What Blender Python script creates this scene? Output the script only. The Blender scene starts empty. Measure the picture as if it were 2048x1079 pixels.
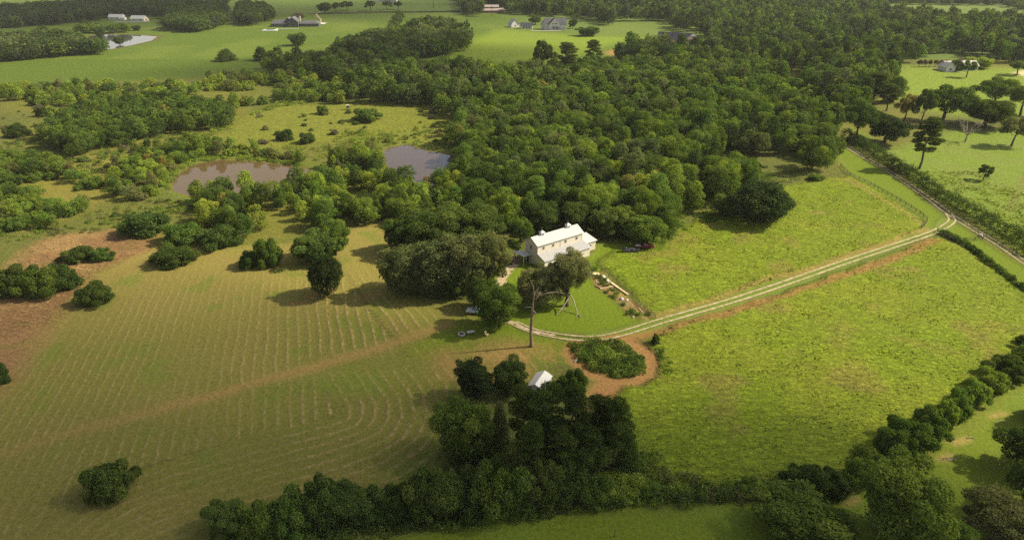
import bpy, math, random
import numpy as np
from mathutils import Vector, Matrix
random.seed(7); RNG = np.random.default_rng(11)
scene = bpy.context.scene
COL = scene.collection

# ------------------------------------------------------------------ camera
CAM_H = 85.0; FPX = 1365.0; TH = math.atan(659.5/1365.0)
cd = bpy.data.cameras.new("camera"); cam = bpy.data.objects.new("camera", cd); COL.objects.link(cam)
cam.location = (0, 0, CAM_H); cam.rotation_euler = (math.pi/2-TH, 0, 0)
cd.sensor_width = 36; cd.lens = 36*FPX/2048; cd.clip_start = 0.5; cd.clip_end = 9000
scene.camera = cam

# ------------------------------------------------------------------ light
SUN_EL = math.radians(40); SUN_AZ = math.radians(9)      # azimuth from +x towards +y
SDIR = Vector((math.cos(SUN_EL)*math.cos(SUN_AZ), math.cos(SUN_EL)*math.sin(SUN_AZ), math.sin(SUN_EL)))
w = bpy.data.worlds.new("World"); scene.world = w; w.use_nodes = True
nt = w.node_tree; bg = nt.nodes['Background']
sky = nt.nodes.new('ShaderNodeTexSky'); sky.sky_type = 'NISHITA'; sky.sun_disc = False
sky.sun_elevation = SUN_EL; sky.sun_rotation = math.radians(90)-SUN_AZ; sky.dust_density = 2.0
bw = nt.nodes.new('ShaderNodeRGBToBW'); nt.links.new(sky.outputs[0], bw.inputs[0])
wn = nt.nodes.new('ShaderNodeTexNoise'); wn.inputs['Scale'].default_value = 3.0; wn.inputs['Detail'].default_value = 5
wt = nt.nodes.new('ShaderNodeTexCoord'); nt.links.new(wt.outputs['Generated'], wn.inputs['Vector'])
wm = nt.nodes.new('ShaderNodeMapRange'); wm.inputs[1].default_value = .38; wm.inputs[2].default_value = .6; wm.inputs[3].default_value = .35; wm.inputs[4].default_value = .95; nt.links.new(wn.outputs[0], wm.inputs[0])
wc = nt.nodes.new('ShaderNodeVectorMath'); wc.operation = 'SCALE'; wc.inputs[0].default_value = (1.25, 1.2, 1.1); nt.links.new(bw.outputs[0], wc.inputs['Scale'])
wx = nt.nodes.new('ShaderNodeMix'); wx.data_type = 'RGBA'; nt.links.new(wm.outputs[0], wx.inputs['Factor']); nt.links.new(sky.outputs[0], wx.inputs['A']); nt.links.new(wc.outputs[0], wx.inputs['B'])
nt.links.new(wx.outputs['Result'], bg.inputs[0]); bg.inputs[1].default_value = 0.10
sd = bpy.data.lights.new("sun", 'SUN'); sd.energy = 4.8; sd.angle = math.radians(0.6); sd.color = (1.0, 0.87, 0.62)
sun = bpy.data.objects.new("sun", sd); COL.objects.link(sun)
sun.rotation_euler = SDIR.to_track_quat('Z', 'Y').to_euler()
scene.view_settings.view_transform = 'Standard'; scene.view_settings.look = 'None'
scene.view_settings.exposure = 1.0; scene.view_settings.gamma = 1.0
cy = scene.cycles
cy.use_denoising = False; cy.max_bounces = 6; cy.diffuse_bounces = 3; cy.glossy_bounces = 3
cy.transmission_bounces = 4; cy.transparent_max_bounces = 8; cy.volume_bounces = 0
cy.caustics_reflective = False; cy.caustics_refractive = False

# ------------------------------------------------------------------ helpers
CT, ST = math.cos(TH), math.sin(TH)
def P(px, py, z=0.0):
    u = (px-1024)/FPX; v = (py-539.5)/FPX
    d = (u, CT-v*ST, -ST-v*CT); t = (z-CAM_H)/d[2]
    return (d[0]*t, d[1]*t)
def Q(x, y, z):
    zz = z-CAM_H; dep = y*CT-zz*ST; dn = -y*ST-zz*CT
    return (1024+FPX*x/dep, 539.5+FPX*dn/dep, FPX/dep)
def PP(pts, z=0.0): return np.array([P(a, b, z) for a, b in pts])

def link(o, parent=None):
    COL.objects.link(o)
    if parent is not None: o.parent = parent
    return o
def tag(o, label=None, cat=None, group=None, kind=None):
    if label: o['label'] = label
    if cat: o['category'] = cat
    if group: o['group'] = group
    if kind: o['kind'] = kind
    return o
def empty(name, loc, rz=0):
    o = bpy.data.objects.new(name, None); COL.objects.link(o); o.location = loc; o.rotation_euler = (0, 0, rz)
    o.empty_display_size = 0.2
    return o

def np_mesh(name, V, F, mats, mi=None, fattr=None, vattr=None, smooth=False):
    """V (n,3), F (m,k)"""
    me = bpy.data.meshes.new(name)
    V = np.asarray(V, np.float32); F = np.asarray(F, np.int32); m, k = F.shape
    me.vertices.add(len(V)); me.vertices.foreach_set('co', V.ravel())
    me.loops.add(m*k); me.loops.foreach_set('vertex_index', F.ravel())
    me.polygons.add(m); me.polygons.foreach_set('loop_start', np.arange(0, m*k, k, dtype=np.int32))
    if mi is not None: me.polygons.foreach_set('material_index', np.asarray(mi, np.int32))
    me.polygons.foreach_set('use_smooth', np.full(m, smooth))
    for mt in mats: me.materials.append(mt)
    for dom, dd in (('FACE', fattr or {}), ('POINT', vattr or {})):
        for an, arr in dd.items():
            arr = np.asarray(arr, np.float32)
            if arr.ndim == 1:
                a = me.attributes.new(an, 'FLOAT', dom); a.data.foreach_set('value', arr)
            else:
                if arr.shape[1] == 3: arr = np.hstack([arr, np.ones((len(arr), 1), np.float32)])
                a = me.attributes.new(an, 'FLOAT_COLOR', dom); a.data.foreach_set('color', arr.ravel())
    me.update(calc_edges=True)
    return me

class MB:
    def __init__(s): s.v = []; s.f = []
    def add(s, vs, fs):
        b = len(s.v); s.v += [tuple(p) for p in vs]; s.f += [tuple(b+i for i in f) for f in fs]; return s
    def box(s, x0, x1, y0, y1, z0, z1):
        return s.add([(x0,y0,z0),(x1,y0,z0),(x1,y1,z0),(x0,y1,z0),(x0,y0,z1),(x1,y0,z1),(x1,y1,z1),(x0,y1,z1)],
                     [(0,3,2,1),(4,5,6,7),(0,1,5,4),(1,2,6,5),(2,3,7,6),(3,0,4,7)])
    def bar(s, a, b, wd, ht=None):
        a = Vector(a); b = Vector(b); ht = ht or wd; d = (b-a).normalized()
        up = Vector((0,0,1)) if abs(d.z) < .95 else Vector((1,0,0))
        x = d.cross(up).normalized()*wd/2; y = x.cross(d).normalized()*ht/2
        return s.add([a-x-y,a+x-y,a+x+y,a-x+y,b-x-y,b+x-y,b+x+y,b-x+y],
                     [(0,3,2,1),(4,5,6,7),(0,1,5,4),(1,2,6,5),(2,3,7,6),(3,0,4,7)])
    def tube(s, pts, rad, n=7):
        pts = [Vector(p) for p in pts]; rings = []
        for i, p in enumerate(pts):
            d = (pts[min(i+1, len(pts)-1)]-pts[max(i-1, 0)]).normalized()
            up = Vector((0,0,1)) if abs(d.z) < .9 else Vector((1,0,0))
            x = d.cross(up).normalized(); y = d.cross(x).normalized()
            rings += [p+(x*math.cos(2*math.pi*k/n)+y*math.sin(2*math.pi*k/n))*rad[i] for k in range(n)]
        fs = []
        for i in range(len(pts)-1):
            for k in range(n):
                a = i*n+k; b = i*n+(k+1) % n; fs.append((a, b, b+n, a+n))
        fs.append(tuple(range(n))[::-1]); fs.append(tuple((len(pts)-1)*n+k for k in range(n)))
        return s.add(rings, fs)
    def prism(s, prof, x0, x1):      # profile in (y,z), extruded along x
        n = len(prof); vs = [(x0, a, b) for a, b in prof]+[(x1, a, b) for a, b in prof]
        fs = [tuple(range(n))[::-1], tuple(range(n, 2*n))]
        for k in range(n): fs.append((k, (k+1) % n, (k+1) % n+n, k+n))
        return s.add(vs, fs)
    def prismy(s, prof, y0, y1):     # profile in (x,z), extruded along y
        n = len(prof); vs = [(a, y0, b) for a, b in prof]+[(a, y1, b) for a, b in prof]
        fs = [tuple(range(n)), tuple(range(n, 2*n))[::-1]]
        for k in range(n): fs.append((k, k+n, (k+1) % n+n, (k+1) % n))
        return s.add(vs, fs)
    def build(s, name, mat, parent=None, bevel=0, smooth=False):
        me = bpy.data.meshes.new(name); me.from_pydata(s.v, [], s.f); me.materials.append(mat)
        me.update()
        o = bpy.data.objects.new(name, me); link(o, parent)
        if smooth: me.polygons.foreach_set('use_smooth', [True]*len(me.polygons))
        if bevel:
            b = o.modifiers.new('b', 'BEVEL'); b.width = bevel; b.segments = 2; b.limit_method = 'ANGLE'
        return o

def hsh(ix, iy, seed):
    n = (ix.astype(np.int64)*374761393 + iy.astype(np.int64)*668265263 + seed*1442695041) & 0xffffffff
    n = ((n ^ (n >> 13))*1274126177) & 0xffffffff
    return ((n ^ (n >> 16)) & 0xffff)/65535.0
def vn(x, y, sc, seed=0):
    x = np.asarray(x)/sc; y = np.asarray(y)/sc
    ix = np.floor(x); iy = np.floor(y); fx = x-ix; fy = y-iy
    fx = fx*fx*(3-2*fx); fy = fy*fy*(3-2*fy); ix = ix.astype(np.int64); iy = iy.astype(np.int64)
    a = hsh(ix, iy, seed); b = hsh(ix+1, iy, seed); c = hsh(ix, iy+1, seed); d = hsh(ix+1, iy+1, seed)
    return (a*(1-fx)+b*fx)*(1-fy)+(c*(1-fx)+d*fx)*fy
def fbm(x, y, sc, seed=0, o=3):
    r = 0; a = 1; t = 0
    for i in range(o): r = r+a*vn(x, y, sc/2**i, seed+i*17); t += a; a *= .5
    return r/t
def inside(x, y, poly):
    c = np.zeros(x.shape, bool); n = len(poly)
    for i in range(n):
        x1, y1 = poly[i]; x2, y2 = poly[(i+1) % n]
        if y1 == y2: continue
        k = ((y1 > y) != (y2 > y)) & (x < (x2-x1)*(y-y1)/(y2-y1)+x1)
        c ^= k
    return c
def dline(x, y, pts, closed=False):
    n = len(pts); D = np.full(x.shape, 1e9)
    for i in range(n if closed else n-1):
        x1, y1 = pts[i]; x2, y2 = pts[(i+1) % n]; dx = x2-x1; dy = y2-y1
        t = np.clip(((x-x1)*dx+(y-y1)*dy)/(dx*dx+dy*dy+1e-9), 0, 1)
        D = np.minimum(D, np.hypot(x-x1-t*dx, y-y1-t*dy))
    return D

# ------------------------------------------------------------------ materials
def mat(name, col, rough=.8, metal=0, var=.15, scale=3.0, spec=.3, bump=0.0):
    m = bpy.data.materials.new(name); m.use_nodes = True; t = m.node_tree; b = t.nodes['Principled BSDF']
    b.inputs['Roughness'].default_value = rough; b.inputs['Metallic'].default_value = metal
    b.inputs['Specular IOR Level'].default_value = spec
    tc = t.nodes.new('ShaderNodeTexCoord'); nz = t.nodes.new('ShaderNodeTexNoise')
    nz.inputs['Scale'].default_value = scale; nz.inputs['Detail'].default_value = 5; t.links.new(tc.outputs['Object'], nz.inputs['Vector'])
    mr = t.nodes.new('ShaderNodeMapRange'); mr.inputs[1].default_value = .3; mr.inputs[2].default_value = .7
    mr.inputs[3].default_value = 1-var; mr.inputs[4].default_value = 1+var*.6; t.links.new(nz.outputs[0], mr.inputs[0])
    mx = t.nodes.new('ShaderNodeVectorMath'); mx.operation = 'SCALE'; mx.inputs[0].default_value = col
    t.links.new(mr.outputs[0], mx.inputs['Scale']); t.links.new(mx.outputs[0], b.inputs['Base Color'])
    if bump:
        bp = t.nodes.new('ShaderNodeBump'); bp.inputs['Strength'].default_value = bump; bp.inputs['Distance'].default_value = .05
        t.links.new(nz.outputs[0], bp.inputs['Height']); t.links.new(bp.outputs[0], b.inputs['Normal'])
    return m

def leaf_mat(name, mass=False):
    m = bpy.data.materials.new(name); m.use_nodes = True; t = m.node_tree; N = t.nodes; L = t.links
    N.remove(N['Principled BSDF']); out = N['Material Output']
    if mass:
        src = N.new('ShaderNodeAttribute'); src.attribute_name = 'tint'; csrc = src.outputs['Color']
    else:
        src = N.new('ShaderNodeObjectInfo'); csrc = src.outputs['Color']
    va = N.new('ShaderNodeAttribute'); va.attribute_name = 'var'
    geo = N.new('ShaderNodeNewGeometry')
    nz = N.new('ShaderNodeTexNoise'); nz.inputs['Scale'].default_value = .45; nz.inputs['Detail'].default_value = 2
    L.new(geo.outputs['Position'], nz.inputs['Vector'])
    ad = N.new('ShaderNodeMath'); ad.operation = 'ADD'; L.new(va.outputs['Fac'], ad.inputs[0]); L.new(nz.outputs[0], ad.inputs[1])
    mr = N.new('ShaderNodeMapRange'); mr.inputs[1].default_value = .3; mr.inputs[2].default_value = 1.7
    mr.inputs[3].default_value = .5; mr.inputs[4].default_value = 1.55; L.new(ad.outputs[0], mr.inputs[0])
    sc = N.new('ShaderNodeVectorMath'); sc.operation = 'SCALE'; L.new(csrc, sc.inputs[0]); L.new(mr.outputs[0], sc.inputs['Scale'])
    hs = N.new('ShaderNodeHueSaturation'); L.new(sc.outputs[0], hs.inputs['Color'])
    m2 = N.new('ShaderNodeMapRange'); m2.inputs[3].default_value = .525; m2.inputs[4].default_value = .475; L.new(va.outputs['Fac'], m2.inputs[0])
    L.new(m2.outputs[0], hs.inputs['Hue'])
    df = N.new('ShaderNodeBsdfDiffuse'); tr = N.new('ShaderNodeBsdfTranslucent'); L.new(hs.outputs[0], df.inputs[0])
    s2 = N.new('ShaderNodeVectorMath'); s2.operation = 'MULTIPLY'; s2.inputs[1].default_value = (1.18, 1.25, .65); L.new(hs.outputs[0], s2.inputs[0]); L.new(s2.outputs[0], tr.inputs[0])
    mx = N.new('ShaderNodeMixShader'); mx.inputs[0].default_value = .38; L.new(df.outputs[0], mx.inputs[1]); L.new(tr.outputs[0], mx.inputs[2])
    gl = N.new('ShaderNodeBsdfGlossy'); gl.inputs['Roughness'].default_value = .45; gl.inputs[0].default_value = (.9, .95, .8, 1)
    m3 = N.new('ShaderNodeMixShader'); m3.inputs[0].default_value = .0; L.new(mx.outputs[0], m3.inputs[1]); L.new(gl.outputs[0], m3.inputs[2])
    L.new(m3.outputs[0], out.inputs[0])
    return m
M_LEAF = leaf_mat('leaves'); M_LEAFM = leaf_mat('leaves_mass', True)
M_BARK = mat('bark', (.10, .08, .06), .95, var=.35, scale=2, bump=.5)
M_DEAD = mat('dead_wood', (.30, .26, .21), .9, var=.45, scale=1.2, bump=.4)
M_WHITE = mat('white_metal', (.43, .43, .43), .45, var=.06, scale=1.5, spec=.4)
M_WALLW = mat('cream_siding', (.52, .48, .40), .7, var=.10, scale=1.2)
M_TRIM = mat('white_trim', (.56, .56, .54), .6, var=.05)
M_GLASS = mat('window_glass', (.03, .035, .04), .12, var=.1, spec=.6)
M_SHING = mat('grey_shingle', (.085, .088, .10), .85, var=.25, scale=.8)
M_SLATE = mat('dark_slate', (.04, .045, .065), .6, var=.2, scale=.8)
M_DWALL = mat('charcoal_siding', (.06, .065, .075), .7, var=.15)
M_BRICK = mat('brown_brick', (.24, .16, .12), .9, var=.2, scale=1)
M_RUST = mat('weathered_tin', (.36, .30, .28), .6, var=.3, scale=.6)
M_BLACK = mat('black_paint', (.02, .02, .022), .5, var=.2)
M_FENCE = mat('dark_fence_wood', (.05, .045, .04), .8, var=.3, scale=1)
M_TIMBER = mat('pale_timber', (.48, .38, .22), .85, var=.25, scale=1)
M_SOIL = mat('garden_soil', (.16, .09, .055), 1, var=.4, scale=1.5, bump=.8)
M_ROCK = mat('pale_rock', (.38, .36, .32), .9, var=.3, scale=2, bump=.6)
M_CONC = mat('pale_concrete', (.52, .49, .44), .9, var=.15, scale=.5)
M_TYRE = mat('tyre_rubber', (.02, .02, .02), .9)
M_RIM = mat('wheel_metal', (.5, .5, .5), .35, metal=.8)
M_SILVER = mat('silver_paint', (.50, .53, .58), .3, var=.04, spec=.6)
M_RED = mat('faded_red_paint', (.13, .022, .02), .4, var=.25, scale=1.2, spec=.5)
M_DGREY = mat('dark_grey_paint', (.05, .052, .06), .35, var=.15, spec=.6)
M_LAMP = mat('lamp_glass', (.7, .7, .65), .2, spec=.7)
M_POOL = mat('pool_water', (.10, .30, .36), .05, var=.1, spec=.6)

# ------------------------------------------------------------------ zones (photo pixels -> ground metres)
HAY = PP([(-60,700),(120,640),(160,585),(260,520),(330,490),(420,500),(560,492),(690,462),(740,446),(790,444),(800,470),(780,560),(800,600),
          (880,610),(960,608),(1000,640),(960,690),(1080,685),(1130,700),(1110,740),(1060,760),(930,760),(905,860),(870,930),(700,1000),(420,1060),(300,1120),(-400,1120),(-300,760)])
SOIL_A = PP([(-100,610),(-20,560),(20,525),(70,488),(130,468),(230,458),(320,472),(300,500),(250,525),(190,548),(165,585),(120,625),(75,700),(30,760),(-20,800),(-160,820)])
PAST_U = PP([(1200,525),(1230,505),(1310,500),(1340,470),(1430,432),(1560,372),(1700,352),(1760,385),(1845,440),(1838,468),(1700,505),(1500,575),(1310,634)])
PAST_L = PP([(1290,690),(1340,655),(1500,610),(1700,535),(1870,470),(1925,500),(2100,610),(2100,680),(1930,775),(1700,940),(1560,965),(1330,965),(1230,860),(1200,790),(1290,765),(1335,740),(1310,705)])
LAWN = PP([(1010,520),(1040,510),(1180,515),(1190,490),(1340,478),(1330,503),(1232,507),(1205,530),(1310,634),(1190,672),(1100,668),(1010,652),(1000,560)])
LAWN2 = PP([(830,690),(880,655),(980,635),(1060,660),(1140,680),(1120,720),(1080,700),(1000,680),(900,695),(830,705)])
VERGE = PP([(1672,285),(1720,312),(1800,360),(1890,432),(1870,455),(1850,455),(1850,437),(1740,372),(1680,335)])
VERGE2 = PP([(1880,462),(1905,440),(2060,540),(2100,640),(2040,580),(1925,490)])
STRIP = PP([(760,1080),(900,1040),(1100,1010),(1500,1000),(1700,990),(1900,870),(2100,720),(2300,700),(2300,1140),(700,1140)])
EASTF = PP([(1700,255),(1760,310),(1880,390),(2070,520),(2400,700),(2400,240),(2048,262),(1900,262),(1780,300)])
ROADN = PP([(1180,690),(1260,672),(1420,630),(1600,578),(1800,510),(1885,470),(1880,462),(1700,520),(1400,608),(1250,655)])
MEAD = PP([(455,262),(480,235),(560,210),(700,205),(820,205),(900,215),(900,260),(870,300),(780,290),(700,280),(560,300),(470,290),(400,275)])
EARTHP = PP([(60,345),(250,285),(420,270),(370,300),(300,360),(180,420),(60,460)])
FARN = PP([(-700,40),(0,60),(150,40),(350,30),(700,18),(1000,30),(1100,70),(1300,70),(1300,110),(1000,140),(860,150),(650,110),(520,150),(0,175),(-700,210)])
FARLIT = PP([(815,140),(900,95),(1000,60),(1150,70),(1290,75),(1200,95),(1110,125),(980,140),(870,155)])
NEFIELD = PP([(1770,150),(1800,130),(1900,135),(2048,135),(2400,140),(2400,240),(2048,240),(1900,230),(1800,210)])
POND1 = PP([(345,378),(352,352),(385,328),(440,319),(520,324),(600,333),(640,345),(620,370),(540,385),(450,392),(390,392)])
POND2 = PP([(760,312),(775,294),(810,288),(850,300),(905,310),(925,330),(905,352),(860,370),(825,368),(790,345)])
POND3 = PP([(140,76),(200,68),(270,68),(322,72),(312,80),(270,90),(228,98),(190,100),(165,88)])
LOOP = [PP([(1145,692),(1140,705),(1150,722),(1180,745),(1225,763),(1270,765),(1305,752),(1312,735),(1300,712),(1270,690),(1235,678)])]
LOOPT = PP([(1225,765),(1200,790),(1185,810)])
TRACK = PP([(-60,930),(40,892),(150,858),(330,815),(480,772),(620,735),(740,700),(830,668),(890,645)])
SCUFF = PP([(880,705),(1000,690),(1060,695),(1120,690),(1160,720),(1190,770),(1100,760),(1000,735),(900,745)])
EDGE_G = PP([(640,420),(690,540),(745,625),(800,690),(868,775),(880,830),(850,890),(780,940),(640,985),(480,1030),(300,1090)])
GARDEN = PP([(1178,548),(1205,543),(1250,590),(1310,628),(1288,640),(1262,632),(1230,600),(1195,572)])

NX0 = 230
def axis(lim, d0, lin, g):
    a = [0.0]; d = d0
    while a[-1] < lim:
        a.append(a[-1]+d)
        if a[-1] > lin: d = d0*(1+(a[-1]-lin)*g)
    return a
xa = axis(3200, .9, 150, .009); xs = np.array([-v for v in xa[:0:-1]]+xa)
ya = axis(5200, .75, 190, .0085); ys = np.array([40+v for v in ya]); ys = np.concatenate([[-900, -300, -60, 10], ys])
X, Y = np.meshgrid(xs, ys); X = X.ravel(); Y = Y.ravel()
print('ground verts', len(X))
WX = X+(fbm(X, Y, 9, 1)-.5)*5; WY = Y+(fbm(X, Y, 9, 5)-.5)*5
def soft(poly, wdt=2.0, warp=1.0):
    x0, y0 = poly.min(0)-12; x1, y1 = poly.max(0)+12
    k = (X > x0) & (X < x1) & (Y > y0) & (Y < y1); r = np.zeros(X.shape)
    ux = X[k]+(WX[k]-X[k])*warp; uy = Y[k]+(WY[k]-Y[k])*warp
    s = dline(ux, uy, poly, True)*np.where(inside(ux, uy, poly), 1, -1)
    r[k] = np.clip(s/wdt*.5+.5, 0, 1); return r
def linem(pts, half, wdt=1.0, warp=.4, closed=False):
    x0, y0 = pts.min(0)-12; x1, y1 = pts.max(0)+12
    k = (X > x0) & (X < x1) & (Y > y0) & (Y < y1); r = np.zeros(X.shape)
    d = dline(X[k]+(WX[k]-X[k])*warp, Y[k]+(WY[k]-Y[k])*warp, pts, closed)
    r[k] = np.clip((half-d)/wdt+.5, 0, 1); return r
C = np.empty((len(X), 3)); C[:] = (.085, .095, .022)
n1 = fbm(X, Y, 60, 3); n2 = fbm(X, Y, 14, 9); n3 = fbm(X, Y, 5, 21)
def mix(mask, col): 
    global C
    mask = np.asarray(mask)[:, None]; C = C*(1-mask)+np.asarray(col)*np.array((1.05, 1.05, .72))*mask
sm = lambda a, lo, hi: np.clip((a-lo)/(hi-lo), 0, 1)
mix(sm(n1, .35, .65)*.7, (.13, .13, .03)); mix(sm(n2, .5, .75)*.4, (.06, .085, .018))
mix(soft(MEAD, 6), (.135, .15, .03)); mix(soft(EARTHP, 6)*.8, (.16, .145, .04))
farm = (Y > 560).astype(float); mix(farm, (.075, .115, .03))
mix(soft(FARN, 12), (.066, .103, .016)); mix(soft(FARLIT, 12), (.125, .175, .022)); mix(soft(NEFIELD, 10), (.13, .18, .026))  # cloud shade and sunshine painted in: FARN a darker green, FARLIT a lighter one
mix(sm(n1, .5, .7)*farm*.35, (.12, .15, .035))
mE = soft(EASTF, 4); mix(mE, (.115, .165, .026)); mix(mE*sm(n2, .5, .7)*.5, (.13, .16, .05))
hay = soft(HAY, 3)
dry = sm(n2, .4, .68)*.5+sm(n1, .4, .6)*.3
up = sm(Y, 135, 185)
mix(hay, (.102, .110, .028)); mix(hay*up*.85, (.185, .162, .058)); mix(hay*dry*.75, (.158, .122, .055))
mix(hay*sm(-X, 10, 60)*.45, (.14, .118, .045))
mix(hay*sm(fbm(X, Y, 7, 77), .62, .75)*.5, (.08, .12, .02))
pu = soft(PAST_U, 1.6, .6); pl = soft(PAST_L, 1.6, .8); past = np.maximum(pu, pl)
mix(past, (.128, .170, .015)); mix(past*sm(n2, .48, .7)*.45, (.165, .18, .022)); mix(past*sm(fbm(X, Y, 22, 55), .52, .7)*.6, (.115, .165, .010))
mix(past*sm(fbm(X, Y, 11, 66), .62, .74)*.45, (.17, .125, .055))
lawn = np.maximum.reduce([soft(LAWN, 1.5), soft(LAWN2, 4), soft(VERGE, 1.5, .4), soft(VERGE2, 1.5, .4)])
mix(lawn, (.092, .130, .012)); st = soft(STRIP, 3); mix(st, (.090, .122, .014)); mix(st*sm(n2, .45, .7)*.6, (.10, .145, .025))
road = linem(PP([(1190,679),(1250,668),(1330,642),(1500,592),(1700,523),(1850,472),(1885,458),(1900,440)]), 2.6, 2); mix(road, (.10, .135, .03))
redE = linem(PP([(1225,690),(1270,676),(1330,660),(1400,640),(1500,610),(1620,575),(1700,548),(1790,515),(1870,480)]), 1.5, 1.6, .7); mix(redE*.85, (.22, .125, .06))
redN = linem(PP([(1310,632),(1400,605),(1500,570),(1600,541),(1700,508),(1800,478),(1850,458)]), .8, 1.6, .7); mix(redN*.75, (.22, .15, .07))
mix(linem(PP([(1700,362),(1745,388),(1800,418),(1838,447)]), 1.0, 1.5, .5)*.6, (.22, .16, .07))
sa = soft(SOIL_A, 3.5); mix(sa, (.185, .108, .07)); mix(sa*sm(n2, .5, .7)*.7, (.25, .165, .10)); mix(sa*sm(n3, .6, .75)*.4, (.10, .11, .03))
mix(linem(PP([(60,700),(120,640),(170,590),(260,535),(340,500)]), 2.5, 4)*.4, (.15, .11, .05))
scf = soft(SCUFF, 5); mix(scf*sm(n3+n2, .85, 1.15)*.8, (.23, .14, .07))
for bx, by in ((640, 585), (600, 605), (735, 590)): mix(linem(PP([(bx-22, by+4), (bx+18, by-5)]), 1.0, 1.6, 1)*.6, (.24, .13, .07))
lp = np.maximum(linem(LOOP[0], 1.7, 1.4, .5, True), linem(LOOPT, 3.0, 2)); mix(lp*.95, (.215, .118, .066)); mix(lp*sm(n3, .55, .7)*.5, (.17, .14, .05))
trk = linem(TRACK, 1.7, 2.2, .5); trk *= sm(X, -88, -60)*.55+.45; mix(trk*.8, (.19, .13, .062))
gd = soft(GARDEN, 1.0, .3); mix(gd*.9, (.22, .145, .09)); mix(gd*sm(n3, .5, .65)*.8, (.07, .11, .02))
mix(linem(PP([(1040,505),(1180,512)]), 0.5, 2)*.3, (.1, .1, .04))
for a, b in ((1893, 913), (1925, 880), (1700, 1000), (2000, 830)): mix(linem(PP([(a-14, b+4), (a+12, b-4)]), .7, 1.2)*.6, (.26, .18, .10))
for tp in ([(1240,520),(1330,500),(1450,470),(1600,420),(1740,395)], [(1420,640),(1600,660),(1800,640),(1960,600)], [(1380,700),(1450,800),(1560,880),(1700,860)], [(1700,300),(1800,360),(1950,400),(2040,440)]):
    mix(linem(PP(tp), .7, 1.6, .8)*.35, (.105, .13, .016))
fl = linem(PP([(2018,420),(2035,380),(2060,340),(2090,300)]), 1.4, 1.5, .3); mix(fl*.7, (.12, .125, .04))
mix(soft(PP([(1215,105),(1290,85),(1420,88),(1400,125),(1280,130)]), 8), (.33, .17, .10))
# construction clearing behind the wood; sandy patch on the far right
mix(soft(PP([(2026,146),(2050,140),(2100,150),(2060,156)]), 3, .2), (.42, .38, .30))
p1 = soft(POND1, 3, .35); p2 = soft(POND2, 3, .35); p3 = soft(POND3, 6, .2); pond = np.maximum.reduce([p1, p2, p3])
bank = np.maximum(soft(POND1, 12, .35), soft(POND2, 10, .35))*(1-pond); mix(bank*.6, (.085, .15, .02)); mix(pond, (.09, .06, .035))
# windrow phase: fan of straight rows, wrapped by rows parallel to the field edge
gp = []
for k, (a, b, c, d) in {-10:(120,900,205,720), -5:(235,900,300,720), 0:(370,865,402,720), 4:(472,880,488,720), 8:(575,853,577,720), 10:(625,853,619,720),
                        12.5:(700,830,679,720), 16:(800,830,760,720)}.items():
    gp += [(P(a, b), k), (P(c, d), k)]
for k, a, b in ((8, 582, 613), (10, 615, 620), (11, 639, 647), (-5, 350, 600), (0, 430, 620), (-10, 290, 560), (4, 505, 560), (14, 690, 640)): gp.append((P(a, b), k))
A = np.array([[1, x, y-130, x*(y-130)/50, (y-130)**2/50, x*x/50] for (x, y), k in gp]); bb = np.array([k for _, k in gp])
co = np.linalg.lstsq(A, bb, rcond=None)[0]
ph1 = co[0]+co[1]*X+co[2]*(Y-130)+co[3]*X*(Y-130)/50+co[4]*(Y-130)**2/50+co[5]*X*X/50
dE = dline(X, Y, EDGE_G); inE = inside(X, Y, np.vstack([EDGE_G, PP([(-300, 1120), (-300, 500), (600, 500)])]))
near = (np.abs(dE) < 20) & (Y < 128)
ph = np.where(near | ~inE, dE/2.5, ph1)+(n2-.5)*.5+(n3-.5)*.3
rowa = hay*(1-trk)*(1-sa)*(1-soft(LAWN2, 6))*np.where(near, .75, 1)*(.35+.65*sm(X, -75, -35))*sm(176-Y, 0, 18)
rowa = rowa*(1-sm(np.abs(dE-20)*near+(~near)*9, 3, 0))*.9+.12*hay
rowa *= 1-(1-sm(np.abs(Y-128), .5, 5))*(np.abs(dE) < 22)
rowa *= .45+.8*sm(fbm(X, Y, 18, 31), .3, .6)
tuft = np.clip(past*1.0+soft(MEAD, 6)*.8+mE*.5+farm*.25+sa*.5+gd*.6+.55*(1-np.maximum.reduce([hay, past, lawn, st, mE, farm, road])), 0, 1)*(1-lp)*(1-pond)
Z = past*(.30+.22*(fbm(X, Y, 4, 41)-.3))+tuft*(n3-.5)*.32*(Y < 420)+(n1-.5)*.5*hay
Z += hay*rowa*.07*np.cos(ph*2*math.pi)
Z = Z*(1-pond)*(1-np.minimum(1, road+lp))-pond*.9-bank*.15
Z = np.where(Y > 420, Z*.5, Z)
nx, ny = len(xs), len(ys)
ii = (np.arange(ny-1)[:, None]*nx+np.arange(nx-1)[None, :]).ravel()
F = np.stack([ii, ii+1, ii+1+nx, ii+nx], 1)

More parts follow.
